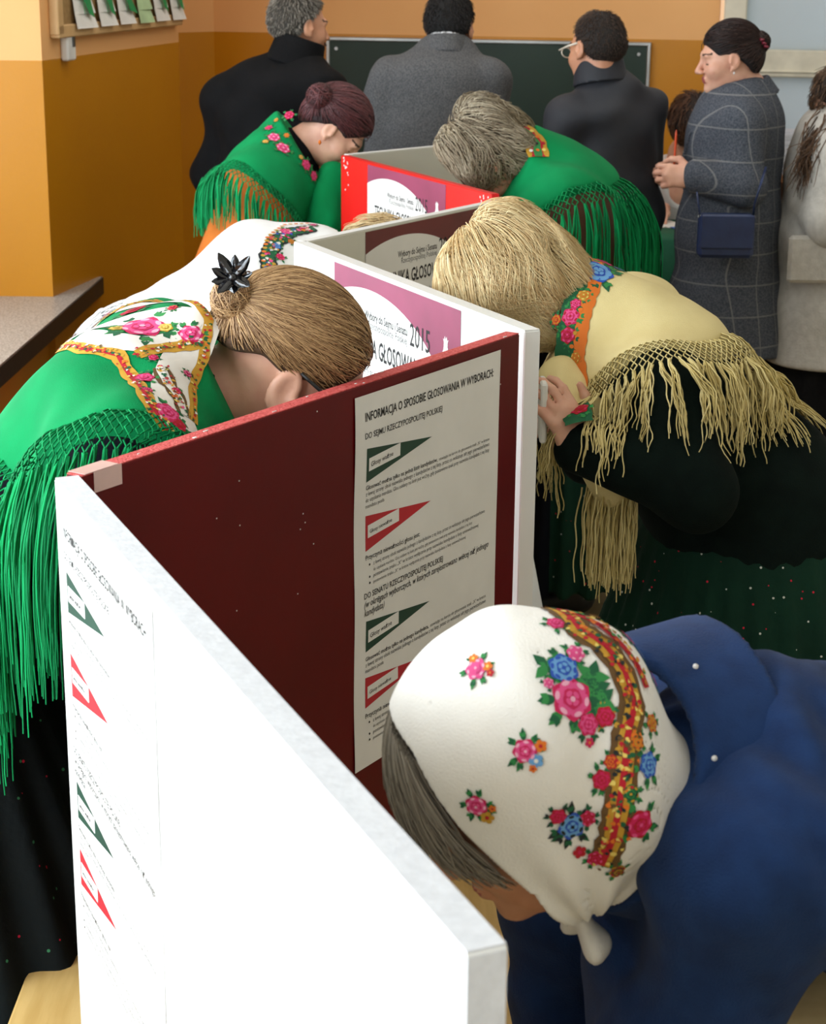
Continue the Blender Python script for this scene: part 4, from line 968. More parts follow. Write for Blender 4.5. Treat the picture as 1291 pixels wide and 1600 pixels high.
# ================================================================== A: woman in headscarf and blue coat, right foreground
def woman_headscarf():
    c = W(824, 1217, 1.68); fr = Frame(c, (-.80, 0.02, -.60), (-.60, 0, .80), 1.14)
    J = dict(neck=W(1030, 1225, 1.74), chest=W(1190, 1260, 1.78), pelvis=W(1640, 1420, 1.80))
    sn, sf = W(1165, 1370, 1.62), W(1110, 1160, 1.98)
    J['arms'] = [(sn, sn+A3(-.06, -.0, -.28), A3(.14, 1.56, .60)), (sf, sf+A3(-.16, .02, -.22), A3(.16, 1.98, .56))]
    J['legs'] = stand_legs(J['pelvis'], (-1, 0), .09, lean=.05)
    t = person(J['legs'][0][2], 'bending woman in a white rose-printed headscarf and navy blue coat, right foreground')
    hands = [hand_sdf(J['arms'][0][2], (-.7, .5, -.15), (0, 0, 1), 1, .35), hand_sdf(J['arms'][1][2], (-.9, .2, -.15), (0, 0, 1), -1, .35)]
    body_mesh(t, fr, J, SK2, .0045, hands=hands)
    # grey fringe of hair over the forehead
    r = np.random.default_rng(5); hm, hu = hairm('grey_hair', (178, 170, 156), (96, 88, 78)); n = 900
    f = fr.S(U(.03, ell((0, -.01, .037), (.083, .104, .098)), ell((0, .01, 0), (.078, .086, .08))))
    sdf_obj('hair', cut(f, lambda P: (lambda q: np.maximum(-q[:, 1]+.03, q[:, 1]*.5-q[:, 2]+.022))(fr.loc(P)), .01), .005, hu, t)
    x = r.uniform(-.085, .085, n); A = np.stack([x*.6, .055+0*x, .125-.4*np.abs(x)], 1); B = np.stack([x*1.08, .104-6*x**2+r.normal(0, .006, n), .052-.9*np.abs(x)**1.1+r.normal(0, .012, n)], 1)
    B[:, 2] -= np.where(np.abs(x) > .05, .03, 0)
    P = strands(f, fr.c+(A*fr.k)@fr.R.T, fr.c+(B*fr.k)@fr.R.T, 10, r.uniform(.001, .010, n), .006, 1.6, .006, 4); strand_obj('hair_strands', P, .0011, .0005, hm, t)
    # headscarf
    loc = U(.05, ell((0, -.018, .037), (.098, .122, .112)), ell((0, -.002, -.045), (.086, .078, .070)), ell((0, -.068, -.040), (.076, .058, .080)), ell((0, .018, -.092), (.054, .050, .030)))
    base = disp(fr.S(loc), lambda P: (lambda q: .0042*np.sin(q[:, 1]*75+q[:, 2]*22+1.5*np.sin(q[:, 2]*25))*np.clip(-q[:, 1]*14-.1, 0, 1)+.0035*np.sin(np.arctan2(q[:, 2]+.14, q[:, 1]-.03)*13+1.2*np.sin(q[:, 0]*30))*np.clip(-q[:, 2]*9+.35, 0, 1))(fr.loc(P)))
    def reg(P):
        q = fr.loc(P); return q[:, 1]-.040-.012*np.sin(q[:, 2]*16+.8)-np.clip(-q[:, 2]-.06, 0, .1)*.3-np.clip(q[:, 2]-.1, 0, .1)*.5
    sc_ = cut(cut(base, reg, .004), lambda P: -(base(P)+.009) , .004) if False else cut(base, reg, .004)
    sc_ = S(lambda P: np.maximum(sc_f(P), -(base(P)+.007)), base.lo, base.hi) if False else sc_
    hollow = S(lambda P: np.maximum(np.maximum(base(P), reg(P)), -(base(P)+.006)), base.lo, base.hi)
    pr = Print(base, .0011); rng = random.Random(3)
    def at(px, py): return march(base, px, py, 1.2)[0]
    pr.rose(at(745, 1046), .012, (PINK, PINK, PALE), rng, 6, leafm=(LEAF, LEAFL)); pr.small(at(741, 1030), .005, ORANGE, YELLOW, rng); pr.small(at(763, 1042), .005, ORANGE, YELLOW, rng); pr.small(at(767, 1052), .004, RED, ORANGE, rng)
    pr.rose(at(893, 1092), .023, (ROSE, PINK, PALE), rng, 8, leafm=(LEAF, LEAFL)); pr.rose(at(880, 1045), .017, (BLUE, LBLUE, BLUE), rng, 7, leafm=(LEAF, LEAFL)); pr.rose(at(899, 1022), .010, (PINK, PINK, PALE), rng, 5, leafm=(LEAF, LEAFL)); pr.rose(at(857, 1068), .006, (PINK, PINK, PALE), rng, 5, leafm=(LEAF, LEAF))
    for px, py, k in ((925, 1058, 5), (928, 1078, 6), (855, 1042, 4), (938, 1096, 5)):
        fr2 = pr.frame(at(px, py), rng.uniform(0, 6))
        for q in range(k): pr.leaf(fr2, 0, 0, q*2*PI/k, .018, .0055, LEAF if q % 2 else LEAFL, 1)
    pr.rose(at(918, 1132), .012, (ROSE, PINK, ROSE), rng, 6, leafm=(LEAF, LEAF)); pr.rose(at(945, 1120), .011, (RED, ROSE, RED), rng, 5, leafm=(GOLD, LEAF)); pr.small(at(920, 1160), .005, ROSE, ORANGE, rng)
    pr.rose(at(821, 1173), .013, (ROSE, PINK, PALE), rng, 7, leafm=(LEAF, LEAFL)); pr.small(at(838, 1188), .007, LBLUE, DWHITE, rng); pr.small(at(845, 1165), .006, ORANGE, RED, rng); pr.small(at(833, 1200), .004, ORANGE, RED, rng)
    pr.rose(at(745, 1258), .012, (ROSE, PINK, PALE), rng, 7, leafm=(LEAF, LEAFL)); pr.small(at(762, 1276), .007, GOLD, RED, rng); pr.small(at(770, 1262), .004, ORANGE, RED, rng)
    pr.rose(at(893, 1290), .015, (BLUE, LBLUE, DARK), rng, 8, leafm=(LEAF, DARK)); pr.rose(at(872, 1275), .009, (RED, ROSE, RED), rng, 6, leafm=(LEAF, DARK)); pr.rose(at(918, 1278), .009, (ROSE, RED, PINK), rng, 6, leafm=(LEAF, LEAF)); pr.small(at(905, 1330), .007, RED, ROSE, rng)
    edge = [at(*q) for q in ((862, 952), (905, 985), (945, 1010), (975, 1050), (990, 1100), (980, 1150), (975, 1210), (968, 1260), (958, 1310), (940, 1350))]
    pr.band(edge, .013, BROWN, 1, .25); pr.band(edge, .0075, GOLD, 2, .2); pr.band(edge, .003, RED, 3)
    pr.dots(edge, .012, .0032, (ORANGE, LEAF, RED, YELLOW), 4, .006); pr.dots(edge, .010, .0026, (RED, DARK, GOLD), 4, -.008)
    e2 = [at(*q) for q in ((885, 958), (925, 972), (962, 1000), (992, 1035), (1010, 1075))]; pr.band(e2, .004, RED, 2, .4); pr.dots(e2, .011, .0035, (ORANGE, LEAFL, YELLOW), 4, .007)
    flecks(pr, edge, .016, 150, (ORANGE, LEAF, RED, YELLOW, DARK, BROWN), rng); flecks(pr, e2, .010, 50, (ORANGE, LEAFL, RED, GOLD), rng)
    for (px, py, rr, cc) in ((986, 993, .013, (ROSE, PINK, PALE)), (868, 975, .010, (ROSE, PINK, ROSE)), (930, 960, .008, (ORANGE, YELLOW, RED)), (1000, 1288, .017, (RED, ROSE, PINK)), (1013, 1195, .014, (BLUE, LBLUE, BLUE)), (940, 1218, .011, (RED, ROSE, RED)), (1024, 1060, .010, (ROSE, PINK, RED)), (1018, 1130, .010, (ORANGE, GOLD, RED)), (955, 1190, .008, (RED, ORANGE, RED)), (1005, 1020, .008, (LBLUE, DWHITE, BLUE)), (985, 1240, .010, (LEAFL, LEAF, GOLD)), (995, 1160, .009, (GOLD, ORANGE, BROWN)), (930, 1340, .010, (ROSE, RED, PINK)), (965, 1360, .009, (GOLD, BROWN, RED))):
        pr.rose(at(px, py), rr, cc, rng, 6, leafm=(LEAF, LEAFL))
    SCW = mat('headscarf_white', (240, 238, 232), .75, rgb2=(232, 230, 224), scale=14, bump=.2, bscale=400)
    sdf_obj('headscarf', hollow, .0035, [SCW]+D, t, lambda C: np.zeros(len(C), int), extra=pr.data())
    kn = fr.w(0, .042, -.128); tail = U(.010, ell(kn, (.018, .018, .014)), cone(kn, kn+A3(.024, -.006, -.034), .009, .016, (0, 1, 0), 1.2), cone(kn, kn+A3(.004, .02, -.03), .008, .013, (0, 1, 0), 1.2)); tail = disp(tail, folds(.003, 120, (1, 0, .3), 3))
    sdf_obj('scarf_knot', tail, .004, SCW, t)
    # coat
    NAVY = mat('navy_coat_cloth', (26, 54, 100), .85, rgb2=(22, 46, 88), scale=30, bump=.35, bscale=420, sheen=.05, spec=.2)
    g = garment(J, sleeve=.062, cuff=.05, chest=.150, belly=.180, wide=1.22, shr=.098, k=.05)
    hem = J['pelvis']+A3(.02, 0, -.46); g = U(.08, g, cone(J['pelvis'], hem, .185, .26, (0, 1, 0), 1.15))
    ap = cone(J['chest']+A3(-.08, .0, -.10), A3(.34, 1.80, .42), .085, .15, (0, 1, 0), 1.6); g = U(.05, g, ap)
    g = disp(g, folds(.013, 22, (1, .1, .5), 4)); g = disp(g, folds(.004, 60, (.8, .3, .6), 9))
    g = sub(g, cone(fr.w(0, -.03, -.05), J['neck']+(J['chest']-J['neck'])*.2, .075, .06), .02)
    sdf_obj('coat', g, .008, NAVY, t)
    # turned-down collar: a leaf of cloth round the neck
    ax = unit(J['chest']-J['neck']+A3(0, .02, .02)); cc = W(1010, 1212, 1.76); tube_ = cone(cc-ax*.055, cc+ax*.12, .128, .172)
    co = S(lambda P: np.maximum(np.abs(tube_(P))-.0075, np.maximum(-((P-cc)@ax)-.05-.015*np.sin(np.arctan2(P[:, 2]-cc[2], P[:, 1]-cc[1])*2), (P-cc)@ax-.065)), tube_.lo-.02, tube_.hi+.02)
    co = disp(co, folds(.003, 18, (0, 1, 1), 2)); sdf_obj('collar', co, .004, NAVY, t)
    for px, py in ((1087, 1042), (1116, 1185)):
        p, ok = march(U(.001, g, co), px, py, 1.0); b = MB(); gr = grad(U(.001, g, co).f, p[None])[0]; b.tube([p-gr*.002, p+gr*.002], .0028, n=12); o = b.obj('snap_button', M['plastic'], t, True, tuple(t.location)); o['label'] = 'pale snap button'
    make_shoes(t, J, M['black'])
# ================================================================== B: woman in green rose shawl, left foreground
def woman_green_near():
    c = W(454, 586, 2.72); fr = Frame(c, (.84, .06, -.54), (.54, 0, .84), 1.17)
    J = dict(neck=W(312, 615, 2.72), chest=W(205, 690, 2.66), pelvis=W(-120, 1010, 2.66))
    sn, sf = W(200, 745, 2.46), W(240, 590, 2.86)
    J['arms'] = [(sn, sn+A3(.0, -.03, -.28), A3(-.24, 2.70, .60)), (sf, sf+A3(.10, .05, -.26), A3(-.10, 2.95, .60))]
    J['legs'] = stand_legs(J['pelvis'], (1, 0), .09, lean=.0)
    t = person(J['legs'][0][2], 'bending woman with hair bun and black flower clip in a green rose-patterned shawl, left foreground')
    body_mesh(t, fr, J, SK, .0045, hands=[hand_sdf(J['arms'][0][2], (.8, .2, -.2), (0, 0, 1), -1, .4), hand_sdf(J['arms'][1][2], (.8, -.1, -.2), (0, 0, 1), 1, .4)])
    hm, hu = hairm('light_brown_hair', (206, 168, 120), (112, 78, 48)); bun = W(366, 468, 2.68)
    f = updo(t, fr, hm, hu, bun, .032, n=3000, h=.005, r0=.0009, K=14, grow=-.004, bunn=500)
    # flower hair clip: black glossy petals round a bead
    BG = mat('black_gloss', (14, 14, 18), .12, spec=.8); cc = W(366, 438, 2.63); cl = MB(); g = unit(A3(-.1, -.8, .55)); x = unit(np.cross(g, A3(0, 0, 1))); y = np.cross(x, g)
    for k in range(9):
        a = k*2*PI/9+.25; L = .036 if k % 2 else .030; d = math.cos(a)*x+math.sin(a)*y; s_ = np.cross(g, d)
        prof = [(0, .003), (.3, .008), (.6, .0085), (.85, .005), (1, .0008)]; V = []; F = []
        for (q, w) in prof:
            p = cc+d*L*q+g*(.004+.016*q*q+.006*(k % 2)); V += [p-s_*w+g*.002, p-g*.002, p+s_*w+g*.002, p+g*.0015]
        for i in range(4):
            for j in range(4): F.append((i*4+j, i*4+(j+1) % 4, (i+1)*4+(j+1) % 4, (i+1)*4+j))
        F.append((0, 3, 2, 1)); cl.add(V, F)
    tagc = cl.obj('flower_clip', BG, t, True, tuple(t.location)); tagc['label'] = 'glossy black flower hair clip'
    b = MB(); b.tube([cc+g*.004, cc+g*.009, cc+g*.013, cc+g*.016], [.006, .0075, .006, .001], n=10); o = b.obj('clip_bead', BG, tagc, True, tuple(t.location)); o.location = (0, 0, 0)
    # spectacle arm over the ear and an earring
    b = MB(); e = [fr.w(.082, .0, .028), fr.w(.086, .012, .026), fr.w(.080, .05, .018), fr.w(.074, .085, .012)]
    b.tube(e, .0026, n=8); o = b.obj('spectacle_arm', M['black'], t, True, tuple(t.location)); o['label'] = 'black spectacle arm'
    GO = mat('gold', (220, 170, 80), .25, metal=1.); b = MB(); ec = fr.w(.084, .006, -.044)
    for k in range(3): b.tube([ec+A3(0, -.001, -.002-.006*k), ec+A3(0, -.003, -.0055-.006*k), ec+A3(0, -.001, -.009-.006*k)], [.002, .0042-.0006*k, .001], n=8)
    b.obj('earring', GO, t, True, tuple(t.location))
    # dark bodice and sleeves
    DK = dots_mat('dark_skirt_cloth', (12, 20, 22), ((190, 30, 60), (60, 130, 90)), 40, .10)
    DJ = mat('dark_jacket', (14, 17, 25), .9, rgb2=(10, 12, 18), bump=.3, spec=.12)
    g = garment(J, sleeve=.058, cuff=.05, chest=.130, belly=.145, wide=1.2, shr=.088, k=.05)
    g = sub(g, cone(fr.w(0, -.02, -.03), J['neck'], .062, .062), .02)
    sdf_obj('jacket', g, .012, DJ, t)
    hem = A3(J['pelvis'][0]+.06, J['pelvis'][1]-.02, .12); sk = skirt_s(J, hem, .17, .40, .012, 26, (0, 1, 0), 1.05); sdf_obj('skirt', sk, .012, DK, t)
    # green shawl
    surf = off(U(.12, garment(J, sleeve=.062, cuff=.06, chest=.140, belly=.150, wide=1.2, shr=.095, k=.09), cone(fr.w(0, -.055, -.07), J['neck'], .075, .095)), .010)
    surf = disp(surf, folds(.006, 30, (.5, .1, .9), 6))
    ce = W(255, 610, 2.70); R_ = .262
    hb = fr.w(0, -.02, 0.0); hd_dir = unit(fr.w(0, -.03, 0)-J['neck'])
    def reg(P):
        ang = np.linalg.norm((P-ce)/A3(1, 1.15, 1.), axis=1)-R_
        neckcut = (P-(J['neck']+hd_dir*.035))@hd_dir+.02*np.sin((P[:, 1]-2.7)*12)
        return np.maximum(ang, neckcut)
    sh = cut(surf, reg, .005); pr = Print(surf, .0012); rng = random.Random(11)
    def at(px, py): return march(surf, px, py, 1.8)[0]
    l1 = [at(*q) for q in ((100, 530), (150, 512), (200, 500), (250, 495), (300, 498), (318, 505))]; l2 = [at(*q) for q in ((318, 490), (300, 540), (270, 590), (268, 630), (290, 672))]
    l0 = [at(*q) for q in ((190, 482), (240, 474), (290, 470), (322, 468))]
    for l, w in ((l0, .022), (l1, .030), (l2, .030)): pr.band(l, w, DWHITE, 0)
    pr.band([at(*q) for q in ((120, 528), (170, 532), (225, 538), (285, 530))], .022, DWHITE, 0)
    lo_ = [at(*q) for q in ((78, 535), (130, 546), (185, 556), (205, 590), (232, 630), (262, 672))]; pr.band(lo_, .0085, GOLD, 1, .45); pr.band(lo_, .003, RED, 2, .2); pr.dots(lo_, .013, .0032, (ORANGE, LEAF, GOLD), 3, .006)
    hi_ = [at(*q) for q in ((95, 520), (140, 500), (185, 484), (240, 470), (310, 478), (326, 500), (318, 560), (300, 610), (302, 660))]; pr.band(hi_, .006, GOLD, 1, .4); pr.dots(hi_, .012, .003, (RED, ORANGE, LEAF), 3, .004)
    mid = [at(*q) for q in ((215, 555), (250, 545), (290, 540), (310, 535))]; pr.band(mid, .010, GOLD, 1, .3); pr.dots(mid, .010, .003, (RED, LEAF), 3)
    pais = [at(*q) for q in ((250, 575), (262, 600), (280, 625), (288, 650))]; pr.band(pais, .010, BROWN, 1, .4); pr.band(pais, .006, DWHITE, 2, .2); pr.dots(pais, .016, .004, (ROSE, LEAF, PINK), 4)
    for ln, wd, nn in ((lo_, .010, 120), (hi_, .008, 110), (mid, .012, 60), (pais, .012, 60)): flecks(pr, ln, wd, nn, (ORANGE, LEAF, RED, YELLOW, DWHITE, BROWN, GOLD), rng)
    for (px, py, rr, cc) in ((222, 512, .038, (ROSE, PINK, PALE)), (208, 486, .024, (RED, RED, ROSE)), (165, 493, .015, (ROSE, PINK, PALE)), (298, 522, .020, (ROSE, PINK, PALE)), (258, 513, .013, (GOLD, YELLOW, YELLOW)), (182, 514, .013, (GOLD, YELLOW, YELLOW)), (120, 522, .009, (PINK, ROSE, ORANGE)), (270, 482, .009, (RED, ROSE, ORANGE)), (225, 592, .016, (ROSE, PINK, ROSE)), (262, 645, .022, (ROSE, PINK, ROSE)), (292, 585, .008, (ROSE, PINK, PALE)), (240, 560, .008, (PINK, ROSE, RED)), (230, 610, .009, (ROSE, PINK, RED)), (280, 664, .013, (RED, RED, ROSE)), (275, 612, .008, (RED, ROSE, PINK))):
        pr.rose(at(px, py), rr, cc, rng, 7, leafm=(LEAF, LEAFL))
    o, V = sdf_obj('shawl', sh, .006, [GREEN]+D, t, lambda C: np.zeros(len(C), int), extra=pr.data())
    reg0 = lambda P: np.linalg.norm((P-ce)/A3(1, 1.15, 1.), axis=1)-R_
    knotted_fringe(o, V, surf, reg0, reg, ce, barrier(U(.05, g, sk).f, pB, .026), .012, .085, (.24, .34), 13, .0018, GYARN, 4, 4, .05, cond=lambda P: P[:, 2] > .6)
    make_shoes(t, J, M['black'])
# ================================================================== C: blonde woman in cream shawl and dark green jacket
def woman_blonde():
    c = W(800, 462, 3.56); fr = Frame(c, (-.62, .12, -.78), (-.76, -.05, .64), 1.05)
    J = dict(neck=W(925, 520, 3.54), chest=W(1015, 605, 3.50), pelvis=W(1165, 790, 3.52))
    sn, sf = W(1035, 640, 3.30), W(985, 520, 3.74)
    wr = W(905, 700, 3.24); J['arms'] = [(sn, W(1085, 770, 3.22), wr), (sf, sf+A3(-.06, .05, -.26), A3(.36, 3.62, 1.02))]
    J['legs'] = stand_legs(J['pelvis'], (-1, 0), .09)
    t = person(J['legs'][0][2], 'bending blonde woman in a cream fringed shawl over a black-green jacket, right of the screens')
    hs = [hand_sdf(wr, unit(W(862, 610, 3.24)-wr), (.5, -.8, .1), 1, .45, thumb=.2, k=.92), hand_sdf(J['arms'][1][2], (-.9, -.2, .1), (0, 0, 1), -1, .4)]
    body_mesh(t, fr, J, SK, .005, hands=hs)
    p = W(848, 640, 3.27); b = MB(); b.box(p, (.012, .07, .11), 0, None, .003); o = b.obj('ballot_card', M['paper'], loc=tuple(p)); tag(o, 'small white card held in the blonde woman’s hand behind the white screen edge', 'card')
    hm, hu = hairm('blonde_hair', (255, 238, 190), (216, 180, 126)); loose(t, fr, hm, hu, n=9000, grow=.018, nape=.040, h=.006, r0=.0008, K=18, seed=4, lift=.003, wave=.65, length=.15, crown=(.02, -.03, .14), clump=15, fluff=.016, jitter=.03)
    JK = mat('black_green_jacket', (12, 24, 20), .95, rgb2=(8, 18, 15), scale=20, bump=.4, bscale=300, spec=.12)
    g = garment(J, sleeve=.062, cuff=.055, chest=.150, belly=.175, wide=1.15, shr=.10, k=.045)
    g = U(.05, g, cone(J['pelvis']+A3(0, 0, .02), J['pelvis']+A3(.02, 0, -.06), .19, .20, (0, 1, 0), 1.1))
    g = disp(g, folds(.006, 24, (.4, .2, .9), 3)); g = sub(g, cone(fr.w(0, -.02, -.03), J['neck'], .06, .055), .02); sdf_obj('jacket', g, .009, JK, t)
    SKT = dots_mat('green_dotted_cloth', (10, 48, 34), ((206, 32, 60), (200, 204, 196)), 46, .11)
    sk = skirt_s(J, A3(J['pelvis'][0]+.04, J['pelvis'][1], .16), .20, .46, .012, 30, (0, 1, 0), 1.05); sdf_obj('skirt', sk, .013, SKT, t)
    surf = off(U(.09, garment(J, sleeve=.064, cuff=.06, chest=.158, belly=.175, wide=1.15, shr=.105, k=.08), cone(fr.w(0, -.06, -.09), J['neck'], .08, .10)), .010); surf = disp(surf, folds(.004, 34, (.6, .2, .8), 8))
    top = W(905, 385, 3.6); ce = W(965, 505, 3.62); hd = unit(fr.w(0, -.02, 0)-J['neck'])
    ridge = W(1100, 460, 3.5)
    def reg0(P): return np.linalg.norm((P-ce)/A3(1.0, 1.35, .80), axis=1)-.235
    def reg(P): return np.maximum(reg0(P), (P-(J['neck']+hd*.045))@hd)
    sh = cut(surf, reg, .005); pr = Print(surf, .0012); rng = random.Random(4)
    def at(px, py): return march(surf, px, py, 2.4)[0]
    e1 = [at(*q) for q in ((918, 392), (912, 440), (895, 500), (884, 560), (890, 620), (905, 660))]
    pr.band(e1, .024, LEAF, 0, .15); pr.band([at(*q) for q in ((935, 400), (928, 450), (912, 500), (905, 560), (915, 610))], .010, ORANGE, 1, .4); pr.dots(e1, .02, .005, (GOLD, ORANGE, LEAFL), 3, .012)
    for (px, py, rr, cc) in ((935, 425, .034, (BLUE, LBLUE, LBLUE)), (948, 402, .022, (ROSE, PINK, PINK)), (975, 404, .014, (LBLUE, BLUE, DWHITE)), (892, 495, .020, (ROSE, PINK, RED)), (888, 524, .018, (RED, ROSE, PINK)), (912, 462, .014, (ORANGE, GOLD, YELLOW)), (900, 560, .013, (GOLD, ORANGE, YELLOW)), (893, 600, .012, (RED, ROSE, ORANGE)), (905, 640, .020, (RED, RED, ROSE)), (870, 500, .012, (RED, ORANGE, GOLD)), (918, 398, .012, (YELLOW, GOLD, ORANGE)), (900, 475, .012, (ROSE, PINK, RED)), (880, 460, .01, (PINK, ORANGE, RED))):
        pr.rose(at(px, py), rr, cc, rng, 7, leafm=(LEAF, LEAFL))
    o, V = sdf_obj('shawl', sh, .006, [CREAM]+D, t, lambda C: np.zeros(len(C), int), extra=pr.data())
    r = np.random.default_rng(6); knotted_fringe(o, V, surf, reg0, reg, ce, barrier(U(.05, g, sk).f, pC, .0, 1) if False else U(.05, g, sk).f, .013, .075, (.11, .19), 7, .0021, CYARN, 6, 4, .16, .35, cond=lambda P: P[:, 0] > .325, K=20, fall=.06)
    # the shawl's front tip hangs below the forearm
    a, b_ = W(930, 770, 3.32), W(985, 770, 3.36); n = 260; u = r.uniform(0, 1, (n, 1)); st = a*(1-u)+b_*u+r.normal(0, .012, (n, 3)); P = fringe(lambda P: np.full(len(P), 1.), st, np.tile(A3(-.05, 0, -1), (n, 1)), r.uniform(.13, .19, n), 14, .2, .10, .0, 7, clump=3, curl=.15)
    fo = strand_obj('front_fringe', P, .0020, .0013, CYARN, o); fo.location = (0, 0, 0)
    fl = U(.03, cone(W(905, 660, 3.30), W(955, 765, 3.34), .05, .035, (1, 0, 0), 1.0), cone(W(880, 600, 3.40), W(905, 655, 3.32), .05, .05)); fl = disp(fl, folds(.004, 60, (1, 0, .2), 3)); q, _ = sdf_obj('shawl_front', fl, .006, CREAM, o); q.location = (0, 0, 0)
    make_shoes(t, J, M['black'])
# ================================================================== D: woman in white shawl, behind the white screen
def woman_white():
    c = W(594, 424, 4.66); fr = Frame(c, (.55, 0, -.83), (.83, 0, .55), 1.0)
    J = dict(neck=W(505, 430, 4.58), chest=W(420, 462, 4.56), pelvis=W(215, 590, 4.56))
    sn, sf = W(395, 505, 4.38), W(415, 425, 4.80)
    J['arms'] = [(sn, sn+A3(.05, 0, -.27), A3(-.02, 4.50, .75)), (sf, sf+A3(.10, 0, -.26), A3(-.05, 4.75, .75))]; J['legs'] = stand_legs(J['pelvis'], (1, 0), .09)
    t = person(J['legs'][0][2], 'woman bent over behind the white screen, wearing a white fringed shawl with floral border')
    body_mesh(t, fr, J, SK, .007, hands=[hand_sdf(w_, (.8, 0, -.2), (0, 0, 1), s_, .4) for w_, s_ in ((J['arms'][0][2], -1), (J['arms'][1][2], 1))], hh=.006)
    hm, hu = hairm('pale_blonde_hair', (236, 214, 168), (196, 160, 106)); loose(t, fr, hm, hu, n=1000, grow=-.002, nape=.01, h=.008, r0=.0014, seed=9, lift=.01)
    g = garment(J, sleeve=.06, cuff=.05, chest=.14, belly=.15, shr=.095, k=.08); sdf_obj('blouse', g, .014, mat('white_blouse', (225, 225, 225), .85, bump=.2), t)
    sk = skirt_s(J, A3(J['pelvis'][0], J['pelvis'][1], .15), .17, .36, .012, 24, (0, 1, 0), 1.05); sdf_obj('skirt', sk, .016, MATS['dark_skirt_cloth'], t)
    surf = disp(off(U(.09, garment(J, sleeve=.062, cuff=.055, chest=.155, belly=.160, shr=.105, k=.10), cone(fr.w(0, -.05, -.06), J['neck'], .07, .09)), .012), folds(.004, 34, (.8, .2, .6), 2))
    ce = W(430, 420, 4.62); hd = unit(fr.w(0, 0, 0)-J['neck'])
    def reg0(P): return np.linalg.norm((P-ce)/A3(1.15, 1.2, 1.), axis=1)-.34
    def reg(P): return np.maximum(reg0(P), (P-(J['neck']+hd*.03))@hd)
    pr = Print(surf, .0015); rng = random.Random(2)
    def at(px, py): return march(surf, px, py, 3.4)[0]
    l = [at(*q) for q in ((490, 356), (455, 362), (430, 378), (418, 400), (422, 425))]; pr.band(l, .018, DARK, 0, .3); pr.band(l, .013, LEAF, 1, .3); pr.dots([at(*q) for q in ((480, 350), (445, 352), (418, 372), (411, 400), (413, 425))], .015, .006, (ORANGE, GOLD), 3); flecks(pr, l, .018, 90, (RED, ORANGE, DWHITE, BLUE, PINK, GOLD, LEAFL), rng, (.003, .006))
    for (px, py, rr, cc) in ((447, 362, .018, (ROSE, PINK, RED)), (432, 385, .013, (BLUE, LBLUE, BLUE)), (438, 402, .013, (RED, ROSE, PINK)), (475, 358, .014, (RED, ROSE, PINK)), (455, 378, .010, (ORANGE, GOLD, RED)), (442, 425, .012, (ROSE, PINK, PALE)), (490, 352, .010, (ROSE, PINK, PALE)), (425, 372, .009, (PINK, ORANGE, RED))): pr.rose(at(px, py), rr, cc, rng, 6, leafm=(LEAF, LEAFL))
    o, V = sdf_obj('shawl', cut(surf, reg, .006), .009, [WHITE]+D, t, lambda C: np.zeros(len(C), int), extra=pr.data())
    knotted_fringe(o, V, surf, reg0, reg, ce, U(.05, g, sk).f, .016, .06, (.08, .13), 8, .0022, WYARN, 6, 2, .06)
    make_shoes(t, J, M['black'])
